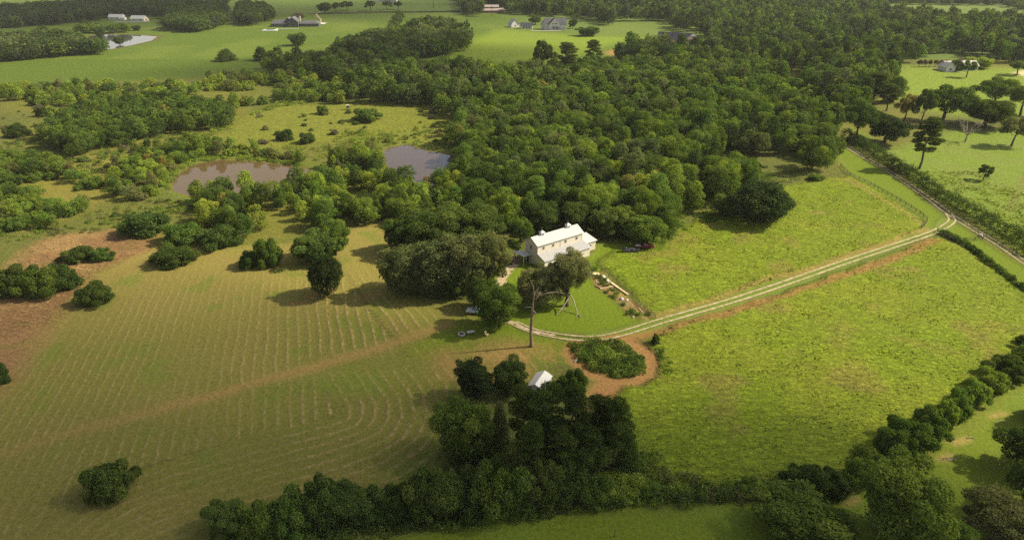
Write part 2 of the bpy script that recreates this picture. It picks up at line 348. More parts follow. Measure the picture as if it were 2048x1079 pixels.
def ground_mat():
    m = bpy.data.materials.new('ground_cover'); m.use_nodes = True; t = m.node_tree; N = t.nodes; L = t.links; b = N['Principled BSDF']
    b.inputs['Roughness'].default_value = .95; b.inputs['Specular IOR Level'].default_value = .1
    def at(n): a = N.new('ShaderNodeAttribute'); a.attribute_name = n; return a
    def math_(op, a, c, d=None):
        x = N.new('ShaderNodeMath'); x.operation = op
        for i, v in enumerate((a, c, d)):
            if v is None: continue
            if isinstance(v, (int, float)): x.inputs[i].default_value = v
            else: L.new(v, x.inputs[i])
        return x.outputs[0]
    def rng(v, a, c, d, e):
        x = N.new('ShaderNodeMapRange'); L.new(v, x.inputs[0])
        for i, q in enumerate((a, c, d, e)): x.inputs[i+1].default_value = q
        return x.outputs[0]
    tc = N.new('ShaderNodeTexCoord')
    def noise(sc, det=4, rough=.6, vec=None, dist=0):
        x = N.new('ShaderNodeTexNoise'); x.inputs['Scale'].default_value = sc; x.inputs['Detail'].default_value = det
        x.inputs['Roughness'].default_value = rough; x.inputs['Distortion'].default_value = dist
        L.new(vec or tc.outputs['Object'], x.inputs['Vector']); return x.outputs[0]
    mp = N.new('ShaderNodeMapping'); mp.inputs['Rotation'].default_value = (0, 0, .6); mp.inputs['Scale'].default_value = (1, 2.6, 1); L.new(tc.outputs['Object'], mp.inputs[0])
    fine = noise(1.3, 6, .7); tu = noise(.42, 4, .65, mp.outputs[0], 1.2); tu2 = noise(1.1, 3, .6, mp.outputs[0], .8)
    col = at('Col').outputs['Color']; tuf = at('tuft').outputs['Fac']; ra = at('rowa').outputs['Fac']; rp = at('rowp').outputs['Fac']
    cs = math_('COSINE', math_('MULTIPLY', rp, 2*math.pi), 0); rid = math_('POWER', math_('MULTIPLY_ADD', cs, .5, .5), 5.0)
    rid = math_('MULTIPLY', rid, rng(noise(.7, 5), .38, .62, .0, 1.15)); ridf = math_('MINIMUM', math_('MULTIPLY', rid, ra), 1)
    v = math_('MULTIPLY', rng(fine, .3, .7, .72, 1.28), math_('MULTIPLY_ADD', math_('MULTIPLY', rng(tu, .33, .67, -1, 1), tuf), .34, 1.0))
    s = N.new('ShaderNodeVectorMath'); s.operation = 'SCALE'; L.new(col, s.inputs[0]); L.new(v, s.inputs['Scale'])
    mx = N.new('ShaderNodeMix'); mx.data_type = 'RGBA'; L.new(math_('MULTIPLY', ridf, .8), mx.inputs['Factor']); L.new(s.outputs[0], mx.inputs['A']); mx.inputs['B'].default_value = (.25, .185, .085, 1)
    m2 = N.new('ShaderNodeMix'); m2.data_type = 'RGBA'
    L.new(math_('MULTIPLY', math_('MULTIPLY', rng(tu2, .55, .75, 0, 1), tuf), .35), m2.inputs['Factor']); L.new(mx.outputs['Result'], m2.inputs['A']); m2.inputs['B'].default_value = (.21, .20, .05, 1)
    L.new(m2.outputs['Result'], b.inputs['Base Color'])
    h = math_('ADD', math_('MULTIPLY', math_('MULTIPLY', tu, tuf), 2.2), math_('ADD', math_('MULTIPLY', fine, .35), math_('MULTIPLY', ridf, .25)))
    h = math_('ADD', h, math_('MULTIPLY', math_('MULTIPLY', tu2, tuf), .6))
    bp = N.new('ShaderNodeBump'); bp.inputs['Strength'].default_value = .8; bp.inputs['Distance'].default_value = .7; L.new(h, bp.inputs['Height']); L.new(bp.outputs[0], b.inputs['Normal'])
    return m
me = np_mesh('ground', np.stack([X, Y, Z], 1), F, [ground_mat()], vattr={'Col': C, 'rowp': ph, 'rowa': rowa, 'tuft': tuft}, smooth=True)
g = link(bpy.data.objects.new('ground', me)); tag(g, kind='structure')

# ponds
def pond_obj(name, poly, grow, z, colr, bump):
    m = bpy.data.materials.new(name+'_water'); m.use_nodes = True; t = m.node_tree; b = t.nodes['Principled BSDF']
    b.inputs['Base Color'].default_value = (*colr, 1); b.inputs['Roughness'].default_value = .03; b.inputs['IOR'].default_value = 1.45
    b.inputs['Specular IOR Level'].default_value = .38
    tc = t.nodes.new('ShaderNodeTexCoord'); nz = t.nodes.new('ShaderNodeTexNoise'); nz.inputs['Scale'].default_value = .8
    bp = t.nodes.new('ShaderNodeBump'); bp.inputs['Strength'].default_value = bump; bp.inputs['Distance'].default_value = .02
    t.links.new(tc.outputs['Object'], nz.inputs[0]); t.links.new(nz.outputs[0], bp.inputs['Height']); t.links.new(bp.outputs[0], b.inputs['Normal'])
    c = poly.mean(0); v = c+(poly-c)*grow; n = len(v)
    me = bpy.data.meshes.new(name); me.from_pydata([(a, b2, z) for a, b2 in v], [], [tuple(range(n))]); me.materials.append(m); me.update()
    o = link(bpy.data.objects.new('pond_water', me)); tag(o, kind='structure'); return o
pond_obj('brown_pond', POND1, 1.05, -.45, (.080, .052, .024), .08)
pond_obj('round_pond', POND2, 1.05, -.45, (.06, .04, .028), .05)
pond_obj('far_pond', POND3, 1.02, -.35, (.05, .06, .06), .1)

# ribbons: lanes and ruts
def road_mat(name, colr, colr2):
    m = bpy.data.materials.new(name); m.use_nodes = True; t = m.node_tree; N = t.nodes; L = t.links; b = N['Principled BSDF']
    b.inputs['Roughness'].default_value = .95; tc = N.new('ShaderNodeTexCoord')
    nz = N.new('ShaderNodeTexNoise'); nz.inputs['Scale'].default_value = .9; nz.inputs['Detail'].default_value = 6; nz.inputs['Roughness'].default_value = .7; L.new(tc.outputs['Object'], nz.inputs[0])
    mx = N.new('ShaderNodeMix'); mx.data_type = 'RGBA'; mx.inputs['A'].default_value = (*colr, 1); mx.inputs['B'].default_value = (*colr2, 1)
    mr = N.new('ShaderNodeMapRange'); mr.inputs[1].default_value = .35; mr.inputs[2].default_value = .65; L.new(nz.outputs[0], mr.inputs[0]); L.new(mr.outputs[0], mx.inputs['Factor'])
    L.new(mx.outputs['Result'], b.inputs['Base Color'])
    at = N.new('ShaderNodeAttribute'); at.attribute_name = 'edge'
    a1 = N.new('ShaderNodeMath'); a1.operation = 'ADD'; L.new(at.outputs['Fac'], a1.inputs[0]); L.new(nz.outputs[0], a1.inputs[1])
    m2 = N.new('ShaderNodeMapRange'); m2.inputs[1].default_value = .82; m2.inputs[2].default_value = 1.15; m2.inputs[3].default_value = 1; m2.inputs[4].default_value = 0
    L.new(a1.outputs[0], m2.inputs[0]); L.new(m2.outputs[0], b.inputs['Alpha']); return m
def smooth_path(p, step=1.5):
    p = np.asarray(p); n = len(p); out = []
    for i in range(n-1):
        p0, p1, p2, p3 = p[max(i-1, 0)], p[i], p[i+1], p[min(i+2, n-1)]
        k = max(2, int(np.linalg.norm(p2-p1)/step))
        for j in range(k):
            t = j/k; out.append(.5*((2*p1)+(-p0+p2)*t+(2*p0-5*p1+4*p2-p3)*t*t+(-p0+3*p1-3*p2+p3)*t**3))
    out.append(p[-1]); return np.array(out)
def ribbons(name, paths, z, m, kind='structure'):
    V = []; Fc = []; E = []
    for pts, offs, hw in paths:
        q = smooth_path(pts); d = np.gradient(q, axis=0); d /= np.linalg.norm(d, axis=1)[:, None]+1e-9; nn = np.stack([-d[:, 1], d[:, 0]], 1)
        b = len(V); wv = hw*(.8+.4*vn(q[:, 0], q[:, 1], 4, 3)); cols = (-1, -.5, 0, .5, 1)
        for i in range(len(q)):
            for c in cols:
                s = q[i]+nn[i]*(offs+c*wv[i]); V.append((s[0], s[1], z+.05*(1-c*c))); E.append(abs(c))
        for i in range(len(q)-1):
            for c in range(4): a = b+i*5+c; Fc.append((a, a+1, a+6, a+5))
    me = np_mesh(name, np.array(V), np.array(Fc), [m], vattr={'edge': np.array(E)}, smooth=True)
    return tag(link(bpy.data.objects.new(name, me)), kind=kind)
DRV = PP([(1029,646),(1060,660),(1100,669),(1150,676),(1200,676),(1250,665),(1330,640),(1500,590),(1700,521),(1850,471),(1885,456),(1904,441),(1897,428)])
m_rut = road_mat('pale_gravel', (.38, .31, .20), (.22, .175, .085)); m_lane = road_mat('lane_gravel', (.27, .225, .17), (.16, .125, .09))
ribbons('driveway', [(DRV, .95, .55), (DRV, -.95, .55), (PP([(1029,646),(1060,661),(1110,671)]), 0, 1.0)], .09, m_rut)
LANE = PP([(1640,250),(1672,279),(1720,310),(1780,345),(1850,392),(1900,429),(1960,467),(2000,491),(2060,533),(2140,588),(2300,690)])
ribbons('lane', [(LANE, .95, .6), (LANE, -.95, .6)], .08, m_lane)
ribbons('gravel_yard', [(PP([(998,640),(990,600),(1000,570),(1012,545),(1030,528)]), 0, 2.6), (PP([(1029,648),(1010,640),(995,625)]), 0, 1.6)], .07, m_rut)
ribbons('far_road', [(PP([(330,26),(550,24),(640,26),(700,26),(760,24),(860,24),(950,23),(1010,20)]), 0, 2.6)], .2, m_lane)
ribbons('path', [(PP([(640,24),(633,28),(636,34),(642,40),(640,46)]), 0, 2.4), (PP([(255,62),(290,59),(320,53),(332,48)]), 0, 1.4),
                 (PP([(1860,136),(1880,138),(1905,143),(1930,147)]), 0, 1.6)], .2, m_rut)
# ------------------------------------------------------------------ foliage
def fib(n, rng):
    i = np.arange(n)+.5; ph = np.arccos(1-2*i/n); th = math.pi*(1+5**.5)*i+rng.random()*6.28
    return np.stack([np.cos(th)*np.sin(ph), np.sin(th)*np.sin(ph), np.cos(ph)], 1)
def leafquads(lobes, n, leaf, rng, jit=.22, flat=.0, cull=.72):
    """lobes (k,6): centre xyz, radii xyz.  leaf-sized faces scattered over the lobes' shells."""
    lobes = np.asarray(lobes, float); area = (lobes[:, 3]*lobes[:, 5]+lobes[:, 3]**2); k = rng.choice(len(lobes), n, p=area/area.sum())
    d = rng.normal(size=(n, 3)); d[:, 2] = d[:, 2]*.9+.25; d /= np.linalg.norm(d, axis=1)[:, None]
    rr = 1-np.abs(rng.normal(0, jit, n)); rr += (rng.random(n) < .14)*rng.random(n)*.38
    p = lobes[k, :3]+d*lobes[k, 3:]*rr[:, None]
    keep = np.ones(n, bool)
    for j in range(len(lobes)):
        q = (p-lobes[j, :3])/lobes[j, 3:]; keep &= ~((np.einsum('ij,ij->i', q, q) < cull**2) & (k != j))
    p = p[keep]; d = d[keep]; k = k[keep]; n = len(p)
    nr = d+rng.normal(0, .75, (n, 3)); nr[:, 2] += flat; nr /= np.linalg.norm(nr, axis=1)[:, None]
    t = np.cross(nr, rng.normal(size=(n, 3))); t /= np.linalg.norm(t, axis=1)[:, None]; bt = np.cross(nr, t)
    s = leaf*(.55+.9*rng.random(n))[:, None]; a = (.5+.5*rng.random(n))[:, None]
    V = np.stack([p-t*s*.5, p-bt*s*.36*a+nr*s*.08, p+t*s*.5, p+bt*s*.36*a+nr*s*.08], 1).reshape(-1, 3)
    F = np.arange(4*n).reshape(-1, 4)
    lv = rng.random(len(lobes)); var = np.clip(.5*lv[k]+.5*rng.random(n), 0, 1)
    return V, F, var
def crown_lobes(kind, rng):
    L = []
    if kind == 'oak':       # r 5, h 10
        for d in fib(26, rng):
            if d[2] < -.85: continue
            r = rng.uniform(.8, 1.9); q = rng.uniform(.55, .95); L.append((d[0]*5*q, d[1]*5*q, 5.2+d[2]*4.3*q, r, r, r*.8))
        L.append((0, 0, 5.2, 3.2, 3.2, 3.2))
    elif kind == 'open':    # r 5, h 10, gaps and a visible trunk
        for d in fib(20, rng):
            if d[2] < -.4: continue
            r = rng.uniform(.8, 1.7); q = rng.uniform(.45, .95); L.append((d[0]*5*q, d[1]*5*q, 5.7+d[2]*3.9*q, r*1.1, r*1.1, r*.85))
    elif kind == 'broad':   # r 4, h 11, many upright clumps
        for d in fib(34, rng):
            if d[2] < -.9: continue
            r = rng.uniform(.6, 1.5); q = rng.uniform(.5, .97); L.append((d[0]*4*q, d[1]*4*q, 5.7+d[2]*4.6*q, r, r, r*1.15))
        L.append((0, 0, 5.8, 2.5, 2.5, 3.8)); L.append((0, 0, 2.5, 2.6, 2.6, 2.2))
    elif kind == 'tall':    # r 3.4, h 13
        for i in range(24):
            z = rng.uniform(2, 12); m = 3.4*math.sin(math.pi*min(1, (z/13)**.8))**.6*.72; a = rng.random()*6.28; r = rng.uniform(.8, 1.5)
            L.append((math.cos(a)*m, math.sin(a)*m, z, r, r, r*1.1))
        L.append((0, 0, 6.5, 2, 2, 5)); L.append((0, 0, 12, 1, 1, 1))
    elif kind == 'pine':    # r 3.3, h 17
        for i in range(30):
            z = 6+10.4*(i/29)**.85; m = 3.3*(1-((z-7.5)/10)**2*.75 if z > 7.5 else .8)*rng.uniform(.45, .85); m = max(m, .1); a = i*2.4+rng.random(); r = rng.uniform(.8, 1.35)
            L.append((math.cos(a)*m, math.sin(a)*m, z, r*1.15, r*1.15, r*.55))
        L.append((0, 0, 16, .9, .9, 1))
    elif kind == 'cedar':   # r 2.2, h 7
        for i in range(26):
            z = .5+6*(i/25); m = 2.2*(1-z/7.2)**.75*.75; a = i*2.4; r = .45+.5*(1-z/7.5)
            L.append((math.cos(a)*m, math.sin(a)*m, z, r, r, r*1.2))
        L.append((0, 0, 2.8, 1.1, 1.1, 2.8))
    elif kind == 'bush':    # r 3, h 3.6
        for d in fib(30, rng):
            if d[2] < -.15: continue
            r = rng.uniform(.35, 1.1); q = rng.uniform(.55, 1.02); L.append((d[0]*3*q, d[1]*3*q, .7+d[2]*2.6*q, r, r, r*.95))
        L.append((0, 0, 1, 2.1, 2.1, 1.9))
    elif kind == 'low':     # r 2, h 1.6, ragged weedy shrub
        for i in range(9):
            a = rng.random()*6.28; m = rng.uniform(.2, 1.4); r = rng.uniform(.35, .7); L.append((math.cos(a)*m, math.sin(a)*m, rng.uniform(.3, .95), r, r, r*.9))
    return L
NOM = dict(oak=(5, 10), open=(5, 10), broad=(4, 11), tall=(3.4, 13), pine=(3.3, 17), cedar=(2.2, 7), bush=(3, 3.6), low=(2, 1.6))
NQ = dict(oak=24000, open=13000, broad=24000, tall=17000, pine=15000, cedar=8000, bush=15000, low=1500)
LS = dict(oak=.32, open=.34, broad=.32, tall=.33, pine=.31, cedar=.25, bush=.26, low=.28)
def limb_pts(a, b, rng, n=4, wob=.15):
    a = np.array(a, float); b = np.array(b, float); L = np.linalg.norm(b-a)
    return [tuple(a+(b-a)*i/n+(rng.normal(0, wob*L/n, 3) if 0 < i < n else 0)) for i in range(n+1)]
def trunk_mb(kind, lobes, rng):
    m = MB(); r, h = NOM[kind]
    if kind in ('bush', 'low'):
        for i in range(5 if kind == 'bush' else 3):
            a = i*1.3+rng.random(); m.tube(limb_pts((.15*math.cos(a), .15*math.sin(a), -.1), (r*.5*math.cos(a), r*.5*math.sin(a), h*.6), rng, 3), [.09, .07, .05, .02], 5)
        return m
    tr = dict(oak=.42, open=.36, broad=.3, tall=.25, pine=.24, cedar=.16)[kind]; top = dict(oak=.55, open=.6, broad=.8, tall=.9, pine=.96, cedar=.9)[kind]*h
    pts = limb_pts((0, 0, -.3), (rng.normal(0, .2), rng.normal(0, .2), top), rng, 6, .08); m.tube(pts, [tr*1.35, tr, tr*.88, tr*.72, tr*.55, tr*.36, tr*.12], 8)
    ls = [l for l in lobes if l[0]**2+l[1]**2 > (r*.25)**2]; rng.shuffle(ls)
    for l in ls[:(12 if kind in ('oak', 'open') else 8)]:
        z0 = max(h*.22 if kind != 'cedar' else .3, min(l[2]*.75, top*.9)); f = min(1, (z0+.3)/(top+.3)); i = min(5, int(f*6)); p0 = np.array(pts[i]); p1 = np.array(pts[i+1]); s = p0+(p1-p0)*(f*6-i if i < 6 else 0)
        rr = tr*.38*(1-f*.5); m.tube(limb_pts(s, (l[0], l[1], l[2]-.1), rng, 4, .2), [rr, rr*.8, rr*.6, rr*.4, rr*.12], 5)
    return m
PROTO = {}
def proto(kind, var):
    if (kind, var) in PROTO: return PROTO[(kind, var)]
    rng = np.random.default_rng(sum(map(ord, kind))*31+var*7)
    L = crown_lobes(kind, rng); V, Fq, va = leafquads(L, NQ[kind], LS[kind], rng, flat=.3 if kind == 'pine' else 0)
    cm = np_mesh('crown', V, Fq, [M_LEAF], fattr={'var': va})
    tb = trunk_mb(kind, L, rng); tm = bpy.data.meshes.new('trunk'); tm.from_pydata(tb.v, [], tb.f); tm.materials.append(M_BARK); tm.update()
    # joined one-piece version for the trees inside the wood
    k = rng.random(len(Fq)) < .62; Fs = Fq[k]; b = len(V)
    tq = [(f[0], f[1], f[2], f[3]) for f in tb.f if len(f) == 4]
    J = np.vstack([V, np.array(tb.v)]); JF = np.vstack([Fs, np.array(tq)+b])
    jm = np_mesh('tree', J, JF, [M_LEAF, M_BARK], mi=[0]*len(Fs)+[1]*len(tq), fattr={'var': np.concatenate([va[k], np.full(len(tq), .5)])})
    PROTO[(kind, var)] = (cm, tm, jm); return PROTO[(kind, var)]
NVAR = dict(oak=3, open=2, broad=4, tall=3, pine=3, cedar=2, bush=4, low=3)
NAME = dict(oak='oak_tree', open='shade_tree', broad='broadleaf_tree', tall='tall_tree', pine='pine_tree', cedar='cedar_tree', bush='bush', low='low_shrub')
# real leaf colours (albedo)
T = dict(dark=(.040,.062,.012), deep=(.062,.096,.014), mid=(.092,.140,.016), lite=(.135,.190,.020), lime=(.185,.235,.022), grey=(.092,.116,.028), olive=(.125,.135,.030),
         gold=(.19,.17,.03), pine=(.046,.075,.020), far=(.045,.065,.022), brown=(.115,.11,.045))
T = {k_: (v_[0]*1.12, v_[1]*1.12, v_[2]*1.8) for k_, v_ in T.items()}
T['pine'] = (.062, .090, .020)
TREES = []; BLOCK = []
def plant(kind, x, y, r, h, tint, label, cat, group=None, parts=True, name=None):
    vr = int(hsh(np.array([int(x*10)]), np.array([int(y*10)]), 3)[0]*997) % NVAR[kind]; cm, tm, jm = proto(kind, vr); rn, hn = NOM[kind]
    c = T[tint] if isinstance(tint, str) else tint; j = random.uniform(.85, 1.18); j2 = random.uniform(.94, 1.08)
    c = (c[0]*j*j2, c[1]*j, c[2]*j/j2, 1); rz = random.uniform(0, 6.28); nm = name or NAME[kind]
    if parts:
        e = empty(nm, (x, y, 0), rz); e.scale = (r/rn, r/rn, h/hn)
        k = link(bpy.data.objects.new('crown', cm), e); k.color = c
        link(bpy.data.objects.new('stem' if kind in ('bush', 'low') else 'trunk', tm), e)
    else:
        e = link(bpy.data.objects.new(nm, jm)); e.location = (x, y, 0); e.rotation_euler.z = rz; e.scale = (r/rn, r/rn, h/hn); e.color = c
    q_ = random.uniform(.86, 1.16); e.scale.x *= q_; e.scale.y /= q_
    tag(e, label, cat, group); TREES.append((x, y, r)); BLOCK.append((x, y, r)); return e
def vis(kind, cx, top, bot, wpx, tint, label, cat='tree', group=None, trunk=False, name=None, parts=True):
    """a plant read off the photo: centre column, top row, foot row, crown width"""
    x, y = P(cx, bot); s = Q(x, y, 0)[2]; r = wpx/2/s
    if not trunk: y += .72*r; x = (cx-1024)/FPX*(y*CT+CAM_H*ST)
    lo, hi = .5, 40
    for _ in range(30):
        mz = (lo+hi)/2
        if Q(x, y, mz)[1] > top: lo = mz
        else: hi = mz
    s = Q(x, y, 0)[2]; r = wpx/2/s
    h = max(hi-(.12*r), .8)
    return plant(kind, x, y, r*.97, h, tint, label, cat, group, parts, name)

# --- trees and bushes read one by one
for a in [
 ('broad',948,710,808,78,'dark','dark round tree left of its twin, by the white shed'),
 ('broad',1019,711,802,78,'deep','dark round tree touching the left side of the white shed'),
 ('bush',1147,739,793,66,'mid','round green tree on the red soil right of the white shed'),
 ('broad',928,796,940,122,'mid','big full tree at the corner where the hay rows turn'),
 ('pine',1045,768,925,65,'pine','pine just below the white shed, leftmost of the pine stand'),
 ('pine',1092,765,950,78,'pine','broad pine below the white shed in the middle of the stand'),
 ('pine',1146,772,962,73,'pine','pine in the stand below the round tree on red soil'),
 ('pine',1192,788,940,68,'pine','pine with a thin top just left of the outermost pine'),
 ('pine',1226,800,962,70,'pine','outermost pine of the stand, beside the bright pasture'),
 ('pine',1120,850,985,68,'pine','front pine of the stand, above the hedgerow'),
 ('pine',1062,840,985,65,'pine','front pine at the left end of the stand'),
 ('tall',1176,860,985,74,'deep','leafy tree filling the foot of the pine stand'),
 ('cedar',1255,868,960,64,'deep','low cedar at the pasture end of the pine stand'),
 ('cedar',1000,800,900,46,'grey','thin grey cedar between the big full tree and the pines'),
 ('broad',655,500,602,78,'dark','lone dark tree with a long shadow in the mown hay field'),
 ('broad',640,458,535,104,'deep','broad tree directly behind the lone dark tree'),
 ('oak',672,440,520,70,'mid','tree at the right end of the clump behind the lone dark tree'),
 ('tall',612,470,532,50,'mid','slim tree at the left end of the clump behind the lone dark tree'),
 ('broad',815,478,600,104,'grey','grey-green oak at the left front corner of the big copse'),
 ('broad',870,470,605,110,'grey','grey-green oak in the front row of the big copse'),
 ('broad',925,455,600,110,'olive','olive oak in the front row of the big copse'),
 ('oak',975,450,585,96,'olive','olive oak of the big copse beside the gravel yard'),
 ('oak',838,412,520,112,'deep','dark oak at the back left of the big copse'),
 ('oak',905,402,510,120,'deep','tallest dark oak at the back of the big copse'),
 ('oak',965,404,505,112,'deep','dark oak at the back right of the big copse'),
 ('broad',793,430,505,50,'mid','small green tree at the left rear edge of the big copse'),
 ('broad',900,520,604,70,'deep','low leafy tree at the front foot of the big copse'),
 ('broad',992,556,668,92,'mid','feathery green tree hiding the tail of the silver pickup'),
 ('broad',962,548,625,62,'deep','small tree just behind the silver pickup'),
 ('broad',1285,425,497,88,'mid','round tree behind the red pickup'),
 ('broad',1520,352,460,132,'dark','big dark dome-shaped tree standing into the upper pasture'),
 ('broad',1455,385,440,60,'mid','green tree left of the big dark dome-shaped tree'),
 ('oak',1769,220,293,86,'dark','round dark tree beside the lane hedge'),
 ('pine',1838,232,338,56,'pine','tall two-tiered pine in the field right of the lane'),
 ('open',1712,196,282,66,'deep','oak at the head of the lane'),
 ('open',1884,166,246,92,'deep','wide-crowned tree at the edge of the park'),
 ('open',1840,176,250,44,'deep','slender leaning tree left of the wide-crowned park tree'),
 ('open',1808,186,243,46,'gold','yellowing tree in the park'),
 ('oak',1970,190,262,100,'deep','broad dark tree behind the bare grey one'),
 ('open',2022,230,292,58,'olive','small olive tree on bare soil right of the bare grey tree'),
 ('open',1966,328,360,32,'deep','tiny lone tree in the eastern field'),
 ('open',2040,165,232,70,'mid','park tree cut by the right picture edge'),
 ('open',1985,150,215,80,'mid','park tree above the bare grey one'),
 ('pine',1745,140,214,60,'pine','pine at the dark wood edge left of the east lawn'),
 ('pine',1772,165,222,46,'pine','pine with bare lower trunk beside the east lawn'),
 ('broad',1912,116,144,28,'deep','dark tree in front of the east cottage'),
 ('open',1932,120,155,30,'deep','leaning tree on the lawn by the east cottage'),
 ('broad',1958,110,140,48,'lime','yellow-green tree right of the east cottage'),
 ('open',2034,118,150,44,'mid','tree on the lawn above the sand patch'),
 ('cedar',453,95,124,44,'deep','lone dark cedar clump in the far green field'),
 ('cedar',524,91,123,38,'deep','dark cedar at the wood edge right of the lone cedar clump'),
 ('broad',596,62,93,36,'deep','round lone tree in front of the charcoal house'),
 ('oak',596,24,42,28,'brown','brownish round tree behind the charcoal house'),
 ('oak',650,2,28,28,'deep','largest roadside tree behind the charcoal house'),
 ('open',672,4,25,19,'deep','small roadside tree right of the largest one'),
 ('open',695,1,22,30,'deep','forked roadside tree, middle of the roadside row'),
 ('open',741,0,22,24,'deep','roadside tree before the pink-roofed building'),
 ('open',774,1,19,19,'deep','left one of two round trees at the fence start'),
 ('open',797,1,19,20,'deep','right one of two round trees at the fence start'),
 ('broad',273,49,62,18,'deep','small lone tree on the lawn above the far pond'),
 ('broad',201,50,75,20,'deep','tree on the spit of the far pond'),
 ('broad',240,70,90,20,'deep','tree on the near bank of the far pond'),
 ('oak',88,49,68,22,'deep','lone round tree in the far left field'),
 ('oak',172,38,54,22,'deep','round tree left of the far pond'),
 ('open',1083,78,152,46,'deep','pale-topped tree standing over the wood edge by the lit meadow'),
 ('pine',1134,82,154,44,'pine','twin-topped pine over the wood edge by the lit meadow'),
 ('pine',1184,78,150,36,'pine','pine over the wood edge nearest the lit meadow corner'),
 ('oak',1145,35,58,20,'deep','round tree hugging the right side of the white farmhouse'),
 ('oak',1070,30,50,26,'deep','round tree between the two white farm buildings'),
 ('broad',1175,50,74,46,'deep','leafy tree at the lawn edge right of the farmhouse'),
 ('open',1030,480,512,20,'deep','small dark tree at the left end of the white barn house'),
 ('broad',1212,412,482,74,'deep','dark green tree right behind the annex of the white barn house'),
 ('broad',1250,408,478,72,'mid','mid-green tree in the wood front between annex and red pickup'),
 ('oak',1085,398,470,80,'deep','round dark tree rising behind the left end of the barn house'),
 ('tall',1325,405,475,62,'mid','tree at the wood corner where the upper pasture begins'),
 # foreground right
 ('broad',1594,985,1120,185,'mid','large bright tree on the lawn strip at the picture foot'),
 ('broad',1785,918,1125,190,'mid','largest foreground tree, breaking the hedgerow'),
 ('oak',1985,985,1120,150,'olive','foreground tree with light leaves on the lower right lawn'),
 ('oak',2052,848,968,120,'deep','foreground tree cut by the right picture edge'),
 ('oak',2090,900,1060,130,'deep','dark foreground tree half outside the right picture edge'),
 ('broad',1905,1048,1150,90,'mid','foreground treetop at the foot of the picture'),
]:
    kind, cx, tp, bt, wd, ti, lab = a
    vis(kind, cx, tp, bt, wd, ti, lab, trunk=kind in ('open',) or (kind == 'pine' and wd < 60))
vis('bush',2105,760,860,90,'deep','bush outside the right edge','bush')
for a in [
 (225,928,1012,108,'deep','lone bush low in the mown hay field'), (350,489,539,92,'deep','dome-shaped bush right of the bare soil'),
 (192,566,618,72,'deep','lone bush at the corner of the red-brown soil'), (157,491,529,62,'deep','left one of two joined bushes on the bare soil'),
 (203,495,526,46,'mid','right one of two joined bushes on the bare soil'), (30,530,600,96,'deep','left bush of the big cluster at the left edge'),
 (85,538,602,80,'mid','middle bush of the big cluster at the left edge'), (135,526,585,62,'deep','right bush of the big cluster at the left edge'),
 (0,724,775,46,'deep','bush half cut by the left picture edge'), (498,500,540,50,'deep','low bush left of the small upright tree'),
 (540,472,537,52,'mid','small upright tree-like bush in the hay field'), (292,418,478,90,'deep','bush at the tip of the scrub above the bare soil'),
 (372,440,492,88,'mid','pale green bush above the dome-shaped one'), (445,448,500,84,'deep','wide bush where the scrub meets the hay field'),
 (572,256,283,30,'deep','round bush alone in the sunlit meadow'), (616,262,288,36,'deep','squat bush right of the round one in the sunlit meadow'),
 (646,209,229,26,'mid','small round bush before the beehive box'), (735,213,246,62,'mid','wide bush in the middle of the sunlit meadow'),
 (37,247,277,40,'deep','round bush in the rough field at far left'), (87,212,234,30,'deep','round bush near the far left scrub'),
 (256,277,295,16,'deep','small dark bush left of the brown pond meadow'), (295,278,294,16,'deep','small dark bush, right one of the pair in the rough meadow'),
 (1310,668,690,20,'deep','small dark bush where the red soil leaves the driveway'),
 (1900,1040,1070,40,'mid','small bush at the foot of the right lawn'),
 (1632,345,364,36,'lite','bright bush at the pasture fence corner'),
]: vis('bush', a[0], a[1], a[2], a[3], a[4], a[5], 'bush')
# row of small rust-topped trees by the east cottage
for i in range(6):
    vis('open', 1838+i*10.5, 119, 134, 10, (.11,.085,.04), 'one of six small rust-topped trees in the row by the east cottage', group='small rust-topped trees in a row', trunk=True)
# hedgerow along the bottom of the pasture
HR = [(455,1005,1085,90),(520,1010,1090,100),(590,1000,1085,90),(650,965,1062,90),(690,960,1060,100),(745,985,1058,90),(800,985,1050,70),(850,940,1050,90),(900,945,1048,90),(945,938,1040,90),
      (990,935,1040,90),(1040,930,1036,90),(1090,925,1032,90),(1140,930,1020,84),(1190,945,1018,80),(1240,945,1008,76),(1300,952,1000,70),(1350,955,995,60),(1405,955,992,54),(1450,965,996,44),
      (1500,950,1000,60),(1548,958,998,52),(1608,912,1000,78),(1662,930,1000,70),(1712,905,975,64),(1735,885,950,66),(1780,850,925,70),(1822,825,905,74),(1862,808,885,64),(1880,790,860,60),
      (1915,770,845,66),(1950,742,815,64),(1985,718,790,72),(2020,700,768,68),(2052,680,750,70),(2090,660,730,80)]
for i, (cx, tp, bt, wd) in enumerate(HR):
    seg = 'between the hay field and the lawn strip' if cx < 1180 else ('along the foot of the pasture' if cx < 1700 else 'climbing to the right along the pasture')
    vis('bush' if (i % 4 or cx > 1240) else 'broad', cx+random.uniform(-6, 6), tp+random.uniform(-8, 6)+(15 if cx > 1240 else 0), bt, wd*random.uniform(1.0, 1.4)*(.86 if cx > 1240 else 1), random.choice(['deep', 'mid', 'mid', 'deep' if cx < 1180 else 'lite']), 'hedgerow bush '+seg, 'bush', group='hedgerow '+seg, name='hedgerow_bush')

